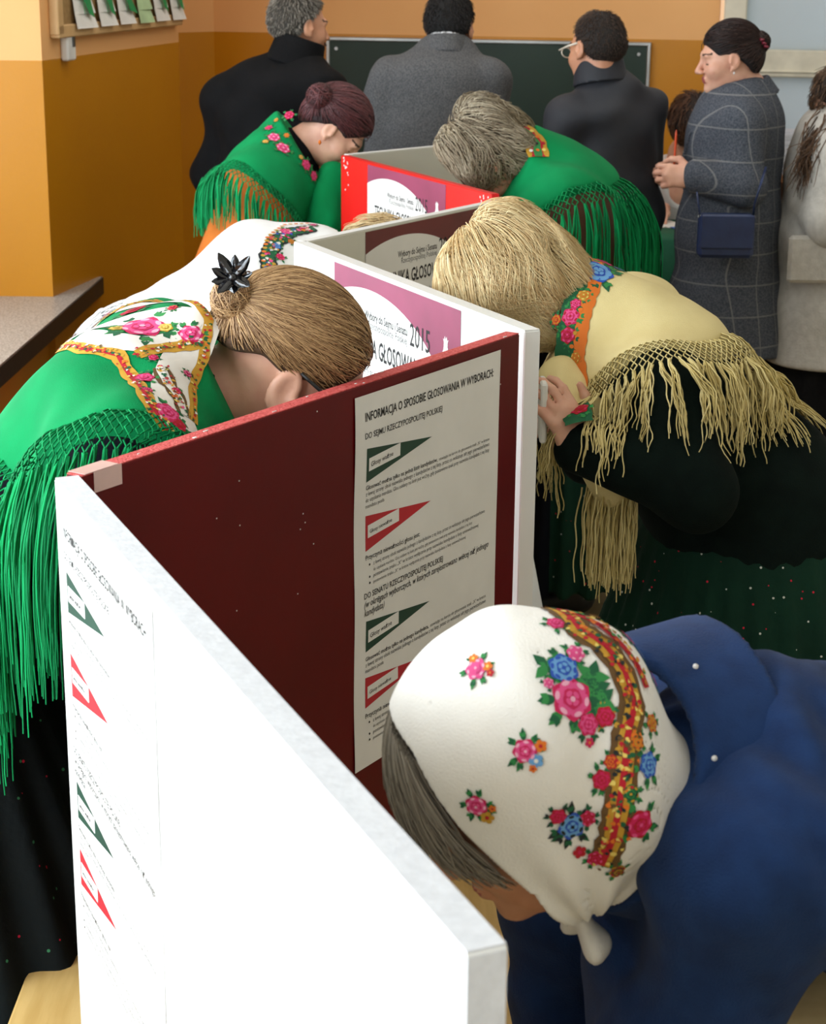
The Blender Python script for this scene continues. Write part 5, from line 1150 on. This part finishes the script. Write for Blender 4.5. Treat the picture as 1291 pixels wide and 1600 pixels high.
# ================================================================== E: woman with auburn bun in green shawl, far left
def woman_green_far():
    c = W(524, 203, 6.05); fr = Frame(c, (.62, -.12, -.77), (.76, -.05, .63), 1.02)
    J = dict(neck=W(448, 240, 6.05), chest=W(425, 300, 6.05), pelvis=W(362, 470, 6.05))
    sn, sf = W(405, 300, 5.88), W(455, 262, 6.24)
    J['arms'] = [(sn, W(395, 385, 5.80), A3(-.30, 5.95, .95)), (sf, sf+A3(.06, 0, -.26), A3(-.20, 6.25, .95))]; J['legs'] = stand_legs(J['pelvis'], (1, 0), .09)
    t = person(J['legs'][0][2], 'woman with dark auburn bun looking down, green fringed shawl and orange sleeve, far left')
    body_mesh(t, fr, J, SK, .0045, hands=[hand_sdf(w_, (.8, 0, -.2), (0, 0, 1), s_, .4) for w_, s_ in ((J['arms'][0][2], -1), (J['arms'][1][2], 1))], hh=.006)
    hm, hu = hairm('auburn_hair', (112, 60, 62), (52, 24, 28)); updo(t, fr, hm, hu, W(500, 152, 6.0), .040, n=1500, h=.007, r0=.0016, grow=.004, bunn=260, low=1.1)
    b = MB(); ec = fr.w(.086, .0, -.045); b.tube([ec, ec+A3(0, 0, -.008), ec+A3(0, 0, -.016)], [.002, .006, .001], n=8); b.obj('earring', MATS['dye_orange'], t, True, tuple(t.location))
    OR = mat('orange_cloth', (204, 112, 28), .85, rgb2=(190, 100, 22), bump=.2); g = garment(J, sleeve=.068, cuff=.055, chest=.15, belly=.16, shr=.10, k=.08); sdf_obj('blouse', g, .012, OR, t)
    dk = cut(off(garment(J, chest=.15, belly=.16, sleeve=.0, cuff=.0, shr=.06, k=.08), .006), lambda P: .02-(P[:, 0]-J['chest'][0]), .01); sdf_obj('waistcoat', dk, .012, MATS['dark_jacket'], t)
    sk = skirt_s(J, A3(J['pelvis'][0], J['pelvis'][1], .15), .17, .34, .012, 24, (0, 1, 0), 1.05); sdf_obj('skirt', sk, .018, MATS['dark_skirt_cloth'], t)
    surf = disp(off(U(.07, garment(J, sleeve=.07, cuff=.06, chest=.155, belly=.165, shr=.105, k=.09), cone(fr.w(0, -.06, -.09), J['neck'], .085, .095)), .010), folds(.006, 36, (.9, .1, .5), 5))
    ce = W(462, 225, 6.05); hd = unit(fr.w(0, -.02, 0)-J['neck'])
    def reg0(P): return np.linalg.norm((P-ce)/A3(1., 1.3, 1.05), axis=1)-.250
    def reg(P): return np.maximum(reg0(P), (P-(J['neck']+hd*.050))@hd)
    pr = Print(surf, .0018); rng = random.Random(9)
    def at(px, py): return march(surf, px, py, 4.8)[0]
    for (px, py, rr, cc) in ((428, 215, .022, (ROSE, PINK, PALE)), (442, 232, .026, (ROSE, PINK, PALE)), (420, 200, .014, (PINK, ROSE, RED)), (415, 222, .011, (GOLD, YELLOW, ORANGE)), (452, 180, .018, (RED, ROSE, PINK)), (478, 258, .020, (ROSE, PINK, RED)), (490, 275, .018, (ROSE, PINK, RED)), (498, 292, .012, (RED, ROSE, PINK)), (432, 188, .009, (GOLD, ORANGE, YELLOW)), (448, 212, .010, (GOLD, ORANGE, RED)), (470, 246, .009, (GOLD, YELLOW, RED))): pr.rose(at(px, py), rr, cc, rng, 6, leafm=(LEAF, LEAFL))
    o, V = sdf_obj('shawl', cut(surf, reg, .006), .008, [GREEN]+D, t, lambda C: np.zeros(len(C), int), extra=pr.data())
    knotted_fringe(o, V, surf, reg0, reg, ce, U(.05, g, sk).f, .018, .07, (.10, .17), 10, .0024, GYARN, 6, 3, .07)
    fl = disp(U(.03, cone(W(520, 275, 5.98), W(505, 350, 5.92), .045, .055, (0, 1, 0), 1.2)), folds(.006, 50, (1, 0, .2), 3)); q, _ = sdf_obj('shawl_front', fl, .008, GREEN, o); q.location = (0, 0, 0)
    make_shoes(t, J, M['black'])
# ================================================================== F: grey-haired woman in green shawl, far right of the screens
def woman_green_right():
    c = W(762, 243, 5.36); fr = Frame(c, (-.66, .05, -.74), (-.74, -.05, .66), 1.02)
    J = dict(neck=W(838, 268, 5.38), chest=W(880, 325, 5.38), pelvis=W(925, 470, 5.40))
    sn, sf = W(885, 335, 5.20), W(860, 280, 5.58)
    J['arms'] = [(sn, W(935, 410, 5.15), A3(.30, 5.2, .95)), (sf, sf+A3(-.06, 0, -.26), A3(.25, 5.55, .95))]; J['legs'] = stand_legs(J['pelvis'], (-1, 0), .08, lean=.02)
    t = person(J['legs'][0][2], 'woman with tousled grey-blonde hair bending left in a green fringed shawl with orange collar print')
    body_mesh(t, fr, J, SK, .007, hands=[hand_sdf(w_, (-.8, 0, -.2), (0, 0, 1), s_, .4) for w_, s_ in ((J['arms'][0][2], 1), (J['arms'][1][2], -1))], hh=.006)
    hm, hu = hairm('ash_hair', (204, 190, 162), (118, 102, 80)); loose(t, fr, hm, hu, n=3600, grow=.012, nape=.02, h=.007, r0=.0016, K=12, seed=12, lift=.008, wave=.9, length=.10, crown=(0, .0, .13), clump=26, fluff=.018, jitter=.05)
    BR = mat('brown_cloth', (92, 58, 34), .85, rgb2=(80, 48, 28), bump=.2); g = garment(J, sleeve=.066, cuff=.055, chest=.15, belly=.165, shr=.10, k=.08); sdf_obj('blouse', g, .012, BR, t)
    sk = skirt_s(J, A3(J['pelvis'][0]-.04, J['pelvis'][1]-.05, .12), .17, .25, .010, 22, (0, 1, 0), 1.0); sdf_obj('skirt', sk, .012, MATS['green_dotted_cloth'], t)
    ap = cut(off(sk, .012), lambda P: -(J['pelvis'][0]-.10-P[:, 0]), .01) if False else cut(off(sk, .010), lambda P: P[:, 1]*.0+(P[:, 0]-(J['pelvis'][0]-.12)), .01); sdf_obj('apron', ap, .012, MATS['dark_jacket'], t)
    surf = disp(off(U(.07, garment(J, sleeve=.07, cuff=.06, chest=.155, belly=.17, shr=.105, k=.09), cone(fr.w(0, -.06, -.07), J['neck'], .085, .10)), .010), folds(.005, 36, (.9, .1, .5), 5))
    ce = W(838, 245, 5.42); hd = unit(fr.w(0, -.02, 0)-J['neck'])
    def reg0(P): return np.linalg.norm((P-ce)/A3(1.0, 1.4, 1.), axis=1)-.250
    def reg(P): return np.maximum(reg0(P), (P-(J['neck']+hd*.065))@hd)
    pr = Print(surf, .0018); rng = random.Random(5)
    def at(px, py): return march(surf, px, py, 4.4)[0]
    l = [at(*q) for q in ((800, 195), (820, 205), (838, 225), (842, 245))]; pr.band(l, .030, GOLD, 0, .15); pr.band(l, .016, RED, 1, .3); pr.band(l, .010, LEAFL, 2, .3); pr.dots(l, .018, .007, (ORANGE, RED, YELLOW), 4, .02); pr.dots(l, .016, .006, (ROSE, DWHITE, ORANGE), 4, -.02); pr.dots(l, .02, .006, (DARK, ORANGE), 4, 0)
    o, V = sdf_obj('shawl', cut(surf, reg, .006), .008, [GREEN]+D, t, lambda C: np.zeros(len(C), int), extra=pr.data())
    knotted_fringe(o, V, surf, reg0, reg, ce, U(.05, g, sk).f, .018, .08, (.17, .27), 10, .0023, GYARN, 6, 3, .06)
    make_shoes(t, J, M['black'])
# ================================================================== standing men at the chalkboard
def std_joints(x, y, top, face, lean=(0, 0), shw=.20):
    """upright figure: top of head height, facing direction"""
    f = unit(A3(face[0], face[1], 0)); s = A3(f[1], -f[0], 0); k = top/1.76
    pv = A3(x, y, .96*k); ch = A3(x, y, 1.30*k)+A3(lean[0], lean[1], 0)*.5; nk = A3(x, y, 1.47*k)+A3(lean[0], lean[1], 0)*.8
    sh = [ch+s*q*shw*k+A3(0, 0, .10*k) for q in (1, -1)]
    return dict(pelvis=pv, chest=ch, neck=nk, legs=stand_legs(pv, f, .10*k), sh=sh, f=f, s=s, k=k)
def coat_std(J, chest=(.21, .135), sleeve=.066, cuff=.05, hem=.72, hr=.24, shr=.075, k=.07, seed=1, amp=.006, flare=1.0):
    s = J['s']; f = J['f']; ch = J['chest']; pv = J['pelvis']; wd = chest[0]/chest[1]
    L = [cone(ch+A3(0, 0, .03), A3(pv[0], pv[1], pv[2]+.08), chest[1], chest[1]*.98, s, wd), cone(J['arms'][0][0], J['arms'][1][0], shr, shr), cone(J['neck']-A3(0, 0, .02), ch, .065, .11, s, 1.3),
         cone(A3(pv[0], pv[1], pv[2]+.1), A3(pv[0], pv[1], hem-.05), chest[1]*1.0, hr/wd*1.05*flare, s, wd*.98)]
    g = U(k, *L); 
    arms = [U(.03, cone(a, e, sleeve+.012, sleeve), cone(e, w, sleeve, cuff)) for a, e, w in J['arms']]
    g = U(.025, g, *arms); g = cut(g, lambda P: hem-P[:, 2], .008)
    return disp(g, folds(amp, 22, (.3, .2, 1), seed))
def trousers(t, J, m):
    L = []
    for a, k_, b, to in J['legs']: L += [cone(a+A3(0, 0, .05), k_, .105, .085), cone(k_, b, .085, .075)]
    s = cut(U(.03, *L), lambda P: .05-P[:, 2], .01); sdf_obj('trousers', disp(s, folds(.005, 25, (0, 0, 1), 3)), .014, m, t)
def collar_ring(t, J, m, r=.078, hgt=.05, th=.008, c=None, name='collar', tilt=(0, 0)):
    c = J['neck'] if c is None else c; ax = unit(A3(tilt[0], tilt[1], 1)); tb = cone(c-ax*.03, c+ax*hgt, r+.016, r)
    s = S(lambda P: np.maximum(np.abs(tb(P))-th, np.maximum(-((P-c)@ax)-.03, (P-c)@ax-hgt)), tb.lo-.02, tb.hi+.02); sdf_obj(name, s, .006, m, t)
def man_dark():
    J = std_joints(*W(420, 300, 6.9)[:2], 1.72, (.35, .94), lean=(.10, .04)); J['neck'] = W(462, 92, 6.92)
    J['chest'] = W(425, 185, 6.9); s = J['s']; J['sh'] = [J['chest']+s*.19+A3(0, 0, .08), J['chest']-s*.20+A3(0, 0, .06)]
    J['arms'] = [(J['sh'][0], J['sh'][0]+A3(.02, .06, -.28), J['sh'][0]+A3(.06, .28, -.30)), (J['sh'][1], J['sh'][1]+A3(-.03, .04, -.29), J['sh'][1]+A3(.1, .28, -.32))]
    t = person(J['pelvis'], 'standing man with short grey hair and moustache in a bulky black coat, back turned')
    fr = Frame(W(470, 42, 6.95), (.86, .46, -.22), (.10, .1, 1), 1.0)
    body_mesh(t, fr, J, SK2, .005, True, hands=[hand_sdf(w_, (.1, 1, -.1), (0, 0, 1), s_, .5) for (_, _, w_), s_ in zip(J['arms'], (-1, 1))], hh=.006)
    hm, hu = hairm('grey_short_hair', (176, 168, 156), (84, 78, 70)); bristle(t, fr, hm, hu, 2400, .022, r0=.0014, c0=-.002, grow=-.002)
    r = np.random.default_rng(1); n = 120; x = r.uniform(-.026, .026, n); A = fr.c+np.stack([x, .101-12*x**2, -.045+0*x], 1)@fr.R.T; P = A[:, None]+(np.stack([x*.3, .004+0*x, -.010+0*x], 1)@fr.R.T)[:, None]*np.linspace(0, 1, 3)[None, :, None]; strand_obj('moustache', P, .0022, .001, hm, t)
    BK = mat('black_coat_cloth', (17, 17, 19), .9, rgb2=(11, 11, 13), scale=9, bump=.3, bscale=120, spec=.2); g = coat_std(J, (.22, .16), .074, .06, .80, .26, .09, .06, 2, .016); sdf_obj('coat', g, .011, BK, t)
    collar_ring(t, J, BK, .078, .075, .012, tilt=(.3, .1)); trousers(t, J, MATS['dark_jacket']); make_shoes(t, J, M['black'])
def man_suit():
    J = std_joints(*W(682, 300, 6.75)[:2], 1.74, (.08, 1), lean=(.0, .06)); J['neck'] = W(697, 72, 6.80); J['chest'] = W(684, 150, 6.76); s = J['s']
    J['sh'] = [J['chest']+s*.180+A3(0, 0, .055), J['chest']-s*.180+A3(0, 0, .065)]
    J['arms'] = [(J['sh'][0], J['sh'][0]+A3(.035, .0, -.29), J['sh'][0]+A3(-.02, .24, -.34)), (J['sh'][1], J['sh'][1]+A3(-.03, .0, -.29), J['sh'][1]+A3(.03, .24, -.34))]
    t = person(J['pelvis'], 'standing man with short black hair in a grey tweed suit jacket, seen from behind')
    fr = Frame(W(704, 46, 6.86), (.30, .90, -.36), (.05, .32, .95), .98)
    body_mesh(t, fr, J, SK2, .006, True, hands=[hand_sdf(w_, (.0, 1, -.1), (0, 0, 1), s_, .5) for (_, _, w_), s_ in zip(J['arms'], (-1, 1))], hh=.006)
    hm, hu = hairm('black_hair', (34, 28, 28), (14, 12, 12)); bristle(t, fr, hm, hu, 2600, .022, r0=.0013, c0=-.004, grow=-.002)
    TW = mat('grey_tweed', (94, 94, 95), .9, rgb2=(64, 65, 68), scale=230, bump=.5, bscale=260, detail=1); g = coat_std(J, (.205, .135), .062, .052, .78, .235, .062, .065, 5, .008)
    gv = g; g = S(lambda P: gv(P)+.006*np.exp(-((P-J['pelvis'])@s/.006)**2)*(P[:, 2] < 1.0), g.lo, g.hi); sdf_obj('jacket', g, .009, TW, t)
    collar_ring(t, J, TW, .066, .035, .007, tilt=(0, .2)); collar_ring(t, J, mat('white_shirt', (225, 226, 228), .8), .056, .045, .003, name='shirt_collar', tilt=(0, .2)); trousers(t, J, MATS['dark_jacket']); make_shoes(t, J, M['black'])
def man_glasses():
    J = std_joints(*W(955, 330, 6.5)[:2], 1.66, (-.45, .9), lean=(-.05, .05)); J['neck'] = W(938, 118, 6.5); J['chest'] = W(952, 200, 6.5); s = J['s']
    J['sh'] = [J['chest']+s*.150+A3(0, 0, .035), J['chest']-s*.165+A3(0, 0, .055)]
    J['arms'] = [(J['sh'][0], J['sh'][0]+A3(-.02, .06, -.28), J['sh'][0]+A3(-.08, .28, -.34)), (J['sh'][1], J['sh'][1]+A3(-.02, -.02, -.29), J['sh'][1]+A3(-.06, .22, -.30))]
    t = person(J['pelvis'], 'standing man with short brown hair, pale glasses and a dark jacket, back turned')
    fr = Frame(W(930, 78, 6.5), (-.62, .74, -.28), (-.05, .2, .97), .98)
    body_mesh(t, fr, J, SK2, .0055, True, hands=[hand_sdf(w_, (-.2, 1, -.1), (0, 0, 1), s_, .5) for (_, _, w_), s_ in zip(J['arms'], (-1, 1))], hh=.006)
    hm, hu = hairm('brown_short_hair', (84, 60, 44), (36, 26, 20)); bristle(t, fr, hm, hu, 2600, .014, r0=.0012, c0=-.006, grow=-.005)
    b = MB(); b.tube([fr.w(-.084, .0, .018), fr.w(-.084, .05, .014), fr.w(-.070, .105, .010)], .0035, n=8)
    for sx in (-1, 1):
        cx = sx*.033; b.tube([fr.w(cx+.024*math.cos(a), .108, .004+.017*math.sin(a)) for a in np.linspace(0, 2*PI, 17)], .0022, n=6)
    b.tube([fr.w(-.009, .108, .008), fr.w(.009, .108, .008)], .002, n=6); b.tube([fr.w(.084, .0, .018), fr.w(.084, .05, .014), fr.w(.057, .108, .010)], .0025, n=6)
    o = b.obj('glasses', mat('cream_frame', (230, 222, 205), .35), t, True, tuple(t.location)); o['label'] = 'pale framed glasses'
    NV = mat('dark_navy_jacket', (36, 39, 46), .7, rgb2=(30, 32, 40), scale=6, bump=.2, bscale=80); g = coat_std(J, (.175, .140), .064, .054, .70, .205, .075, .04, 8, .012); sdf_obj('jacket', g, .010, NV, t)
    collar_ring(t, J, NV, .070, .065, .010, tilt=(-.1, .2)); trousers(t, J, MATS['dark_jacket']); make_shoes(t, J, M['black'])
# ================================================================== J: woman in grey checked coat, profile
def woman_coat():
    J = std_joints(*W(1142, 300, 6.45)[:2], 1.68, (-1, .12), lean=(0, 0)); J['neck'] = W(1168, 140, 6.45); J['chest'] = W(1150, 215, 6.45); f = J['f']; s = J['s']
    sn, sf = J['chest']-s*.15+A3(.01, 0, .05), J['chest']+s*.15+A3(0, 0, .05)
    if sn[1] > sf[1]: sn, sf = sf, sn
    J['sh'] = [sn, sf]; wn, wf = W(1092, 276, 6.28), W(1084, 268, 6.52)
    J['arms'] = [(sn, W(1165, 288, 6.24), wn), (sf, W(1150, 285, 6.66), wf)]
    t = person(J['pelvis'], 'standing woman in profile with dark hair bun and a long grey checked coat')
    fr = Frame(W(1138, 92, 6.43), (-.985, -.05, -.16), (-.16, 0, .985), .97)
    h1 = hand_sdf(wn+A3(-.02, 0, 0), (-1, .15, .02), (.1, -.9, .2), 1, .75, thumb=.9, k=1.02); h2 = hand_sdf(wf+A3(-.02, 0, .0), (-1, -.1, .12), (.1, .7, .5), -1, .8, thumb=.9, k=1.02)
    body_mesh(t, fr, J, SK, .0042, hands=[h1, h2], hh=.0045)
    hm, hu = hairm('dark_brown_hair', (60, 38, 32), (24, 14, 14)); updo(t, fr, hm, hu, W(1187, 66, 6.42), .034, n=1500, h=.006, r0=.0014, grow=-.002, bunn=220, low=1.2)
    b = MB(); p = W(1192, 62, 6.39)
    for k in range(3): b.tube([p+A3(.008*k-.01, -.004, -.01*k), p+A3(.008*k+.004, -.01, -.012*k)], [.006, .003], n=8)
    o = b.obj('hair_clip', mat('dark_red_clip', (120, 30, 50), .3), t, True, tuple(t.location)); o['label'] = 'dark red hair clip'
    b = MB(); ec = fr.w(-.086, .002, -.040); ec2 = fr.w(.086, .002, -.040); ec = ec if ec[1] < ec2[1] else ec2; b.tube([ec, ec+A3(0, -.003, -.003), ec+A3(0, 0, -.008)], [.002, .004, .001], n=8); b.obj('earring', M['plastic'], t, True, tuple(t.location))
    PL = plaid_mat('grey_check', (90, 94, 102), (62, 67, 77), (150, 150, 148), .115, .105)
    g = coat_std(J, (.185, .165), .068, .062, .585, .235, .07, .07, 11, .005, flare=1.05)
    g = U(.05, g, ell(J['chest']+f*.06+A3(0, 0, -.03), (.09, .14, .10)))
    op = cone(J['neck']+f*.03, J['chest']+f*.16+A3(0, 0, -.06), .055, .008); g = sub(g, op, .012); g = sub(g, cone(fr.w(0, -.01, -.05), J['neck'], .058, .058), .01)
    sdf_obj('coat', g, .008, PL, t)
    bl = U(.02, cone(J['neck']+f*.0+A3(0, 0, -.03), J['chest']+f*.11+A3(0, 0, -.10), .055, .06)); sdf_obj('blouse', bl, .008, MATS['white_shirt'], t)
    c = J['neck']+A3(.0, 0, -.01); ax = unit(A3(-.42, 0, 1)); tb = cone(c-ax*.04, c+ax*.03, .098, .078)
    co = S(lambda P: np.maximum(np.abs(tb(P))-.008, np.maximum(np.maximum(-((P-c)@ax)-.035, (P-c)@ax-.03), (c[0]-.045-P[:, 0]))), tb.lo-.02, tb.hi+.02); sdf_obj('collar', co, .006, PL, t)
    # lapel
    b = MB()
    for q, y_ in ((-1, 0), (1, 0)):
        A_ = J['neck']+s*q*.075+f*.05+A3(0, 0, -.0); B_ = J['chest']+s*q*.085+f*.150+A3(0, 0, .02); C_ = J['chest']+s*q*.02+f*.180+A3(0, 0, -.13); D_ = J['neck']+s*q*.035+f*.075+A3(0, 0, -.02)
        o_ = f*.012; V = [A_+o_, B_+o_, C_+o_, D_+o_, A_-o_, B_-o_, C_-o_, D_-o_]; b.add(V, [(0, 1, 2, 3), (7, 6, 5, 4), (0, 4, 5, 1), (1, 5, 6, 2), (2, 6, 7, 3), (3, 7, 4, 0)])
    lb = b.obj('lapel', PL, t, False, tuple(t.location)); md = lb.modifiers.new('soft', 'BEVEL'); md.width = .004; md.segments = 2
    make_shoes(t, J, M['black'])
    # orange pencil in her hands: its own thing
    pc = W(1054, 245, 6.38); b = MB(); b.tube([pc+A3(0, 0, -.065), pc+A3(.002, 0, .075), pc+A3(.002, 0, .09)], [.0042, .0042, .001], n=6); o = b.obj('pencil', mat('orange_paint', (236, 84, 28), .4), None, False, tuple(pc)); tag(o, 'orange pencil held upright by the woman in the checked coat', 'pencil')
    # shoulder bag
    bc = W(1134, 368, 6.17); t2 = empty('handbag', tuple(bc), 'small dark blue leather shoulder bag hanging against the grey checked coat', 'handbag')
    LE = mat('navy_leather', (34, 52, 92), .32, rgb2=(28, 44, 82), scale=20, bump=.12, bscale=180)
    b = MB(); b.box(bc, (.185, .055, .145), 0, None, .012); b.obj('bag_body', LE, t2, False, tuple(bc))
    b = MB(); b.box(bc+A3(0, -.031, .016), (.178, .010, .112), 0, None, .004); b.obj('flap', LE, t2, False, tuple(bc))
    b = MB(); b.tube([bc+A3(-.09, 0, .06), W(1094, 335, 6.14), W(1089, 300, 6.16)+A3(0, 0, 0)], .0035, n=6); b.obj('strap', LE, t2, True, tuple(bc))
    b = MB(); b.tube([bc+A3(.088, 0, .06), W(1180, 318, 6.13), W(1190, 285, 6.10), W(1197, 262, 6.16)], .0045, n=6); b.obj('strap', LE, t2, True, tuple(bc))
    for q in (-1, 1): b = MB(); b.tube([bc+A3(q*.089, -.006, .062), bc+A3(q*.089, .006, .062)], .006, n=10); b.obj('strap_ring', M['metal'], t2, True, tuple(bc))
# ================================================================== K: seated clerk, L: person in pale coat at the right edge
def clerk():
    c = W(1082, 200, 7.95); fr = Frame(c, (-.25, -.62, -.74), (-.15, -.70, .70), 1.0)
    pv = A3(W(1075, 350, 8.3)[0], 8.25, .50); J = dict(pelvis=pv, neck=W(1068, 240, 8.12), chest=W(1062, 285, 8.16)); s = A3(1, 0, 0)
    sl, sr = J['chest']+A3(-.155, 0, .03), J['chest']+A3(.155, 0, .03)
    J['arms'] = [(sl, sl+A3(-.05, -.08, -.22), Zp(1036, 330, gz+.05)), (sr, sr+A3(.04, -.08, -.22), J['chest']+A3(.05, -.36, -.24))]
    J['legs'] = [(pv+A3(q*.09, 0, 0), pv+A3(q*.09, -.32, .0), A3(pv[0]+q*.09, 7.95, .08), A3(pv[0]+q*.09, 7.85, .03)) for q in (-1, 1)]
    t = empty('person', (pv[0], pv[1], 0), 'seated clerk with short brown hair and white sleeveless top, head bowed over the green table', 'person')
    body_mesh(t, fr, J, SK, .006, hands=[hand_sdf(J['arms'][0][2], (-.3, -.8, -.2), (0, 0, 1), 1, .6), hand_sdf(J['arms'][1][2], (-.3, -.8, -.2), (0, 0, 1), -1, .5)], hh=.005)
    hm, hu = hairm('chestnut_hair', (110, 74, 52), (50, 32, 24)); loose(t, fr, hm, hu, n=1100, grow=.012, nape=.01, h=.009, r0=.0022, K=9, seed=3, lift=.01, wave=.4)
    g = U(.06, cone(J['chest'], pv, .125, .13, s, 1.25), cone(sl, sr, .065, .065)); g = sub(g, cone(J['neck'], J['chest']+A3(0, -.14, -.02), .06, .07), .01); sdf_obj('top', disp(g, folds(.005, 26, (.3, 0, 1), 3)), .011, MATS['white_blouse'], t)
    L = []
    for a, k_, b, to in J['legs']: L += [cone(a, k_, .09, .075), cone(k_, b, .075, .06)]
    sdf_obj('trousers', cut(U(.03, *L), lambda P: .05-P[:, 2], .01), .016, MATS['dark_jacket'], t); make_shoes(t, J, M['black'])
    # chair
    t2 = empty('office_chair', (pv[0], pv[1]+.02, 0), 'plain chair under the seated clerk behind the green table', 'chair'); lc = (pv[0], pv[1]+.02, 0)
    b = MB(); b.box((pv[0], pv[1]-.03, .385), (.42, .40, .035), 0, None, .01); b.obj('seat', M['wood'], t2, False, lc)
    b = MB(); b.box((pv[0], pv[1]+.175, .66), (.40, .02, .26), 0, None, .008); b.obj('backrest', M['wood'], t2, False, lc)
    for x in (-.19, .19):
        for y in (-.2, .17): b = MB(); b.tube([(pv[0]+x, pv[1]+y, 0), (pv[0]+x, pv[1]+y, .38 if y < 0 else .75)], .011, n=8); b.obj('leg', M['steel'], t2, True, lc)
def woman_pale_coat():
    J = std_joints(*W(1300, 330, 6.45)[:2], 1.60, (-1, .2)); J['neck'] = W(1312, 205, 6.45); J['chest'] = W(1305, 262, 6.45); s = J['s']; f = J['f']
    sn, sf = J['chest']-s*.16+A3(0, 0, .05), J['chest']+s*.16+A3(0, 0, .05)
    if sn[1] > sf[1]: sn, sf = sf, sn
    J['sh'] = [sn, sf]; J['arms'] = [(sn, W(1296, 345, 6.22), W(1262, 322, 6.36)), (sf, W(1290, 345, 6.65), W(1265, 315, 6.55))]
    t = person(J['pelvis'], 'person in a pale grey woollen coat and black skirt, cut off by the right edge')
    fr = Frame(W(1318, 165, 6.45), (-.9, .1, -.4), (-.35, 0, .93), 1.0)
    body_mesh(t, fr, J, SK, .007, hands=[hand_sdf(J['arms'][0][2], (-.2, .9, .1), (0, -.1, .9), 1, .7, k=.9), hand_sdf(J['arms'][1][2], (-.1, -.8, .2), (0, .3, .9), -1, .7, k=.9)], hh=.006)
    hm, hu = hairm('long_brown_hair', (120, 88, 60), (52, 36, 26)); f_ = loose(t, fr, hm, hu, n=900, grow=.012, nape=.03, h=.009, r0=.002, K=10, seed=3)
    r = np.random.default_rng(4); n = 260; A = W(1305, 195, 6.36)+r.normal(0, .03, (n, 3)); B = W(1262, 272, 6.26)+r.normal(0, 1, (n, 3))*A3(.03, .02, .04); tt = np.linspace(0, 1, 10)[None, :, None]; strand_obj('hair_lock', A[:, None]*(1-tt)+B[:, None]*tt+A3(-.03, -.03, 0)*np.sin(tt*PI)+r.normal(0, .006, (n, 1, 3))*np.sin(tt*5), .0026, .001, hm, t)
    PC = mat('pale_wool', (196, 192, 184), .95, rgb2=(182, 178, 170), scale=40, bump=.6, bscale=140); g = coat_std(J, (.20, .175), .078, .066, .56, .27, .085, .08, 21, .008); sdf_obj('coat', g, .009, PC, t)
    pk = MB(); pc = W(1268, 405, 6.22); pk.box(pc, (.16, .03, .16), 0, None, .012); pk.obj('coat_pocket', PC, t, False, tuple(t.location))
    sk = skirt_s(J, A3(J['pelvis'][0]-.02, J['pelvis'][1], .30), .17, .24, .006, 14, (0, 1, 0), 1.0); sdf_obj('skirt', sk, .013, MATS['black_coat_cloth'], t)
    make_shoes(t, J, mat('oxblood_leather', (96, 30, 28), .4))
import time
for fn in (woman_headscarf, woman_green_near, woman_blonde, woman_white, woman_green_far, woman_green_right, man_dark, man_suit, man_glasses, woman_coat, clerk, woman_pale_coat):
    _t0 = time.time(); fn(); print(fn.__name__, round(time.time()-_t0, 1))
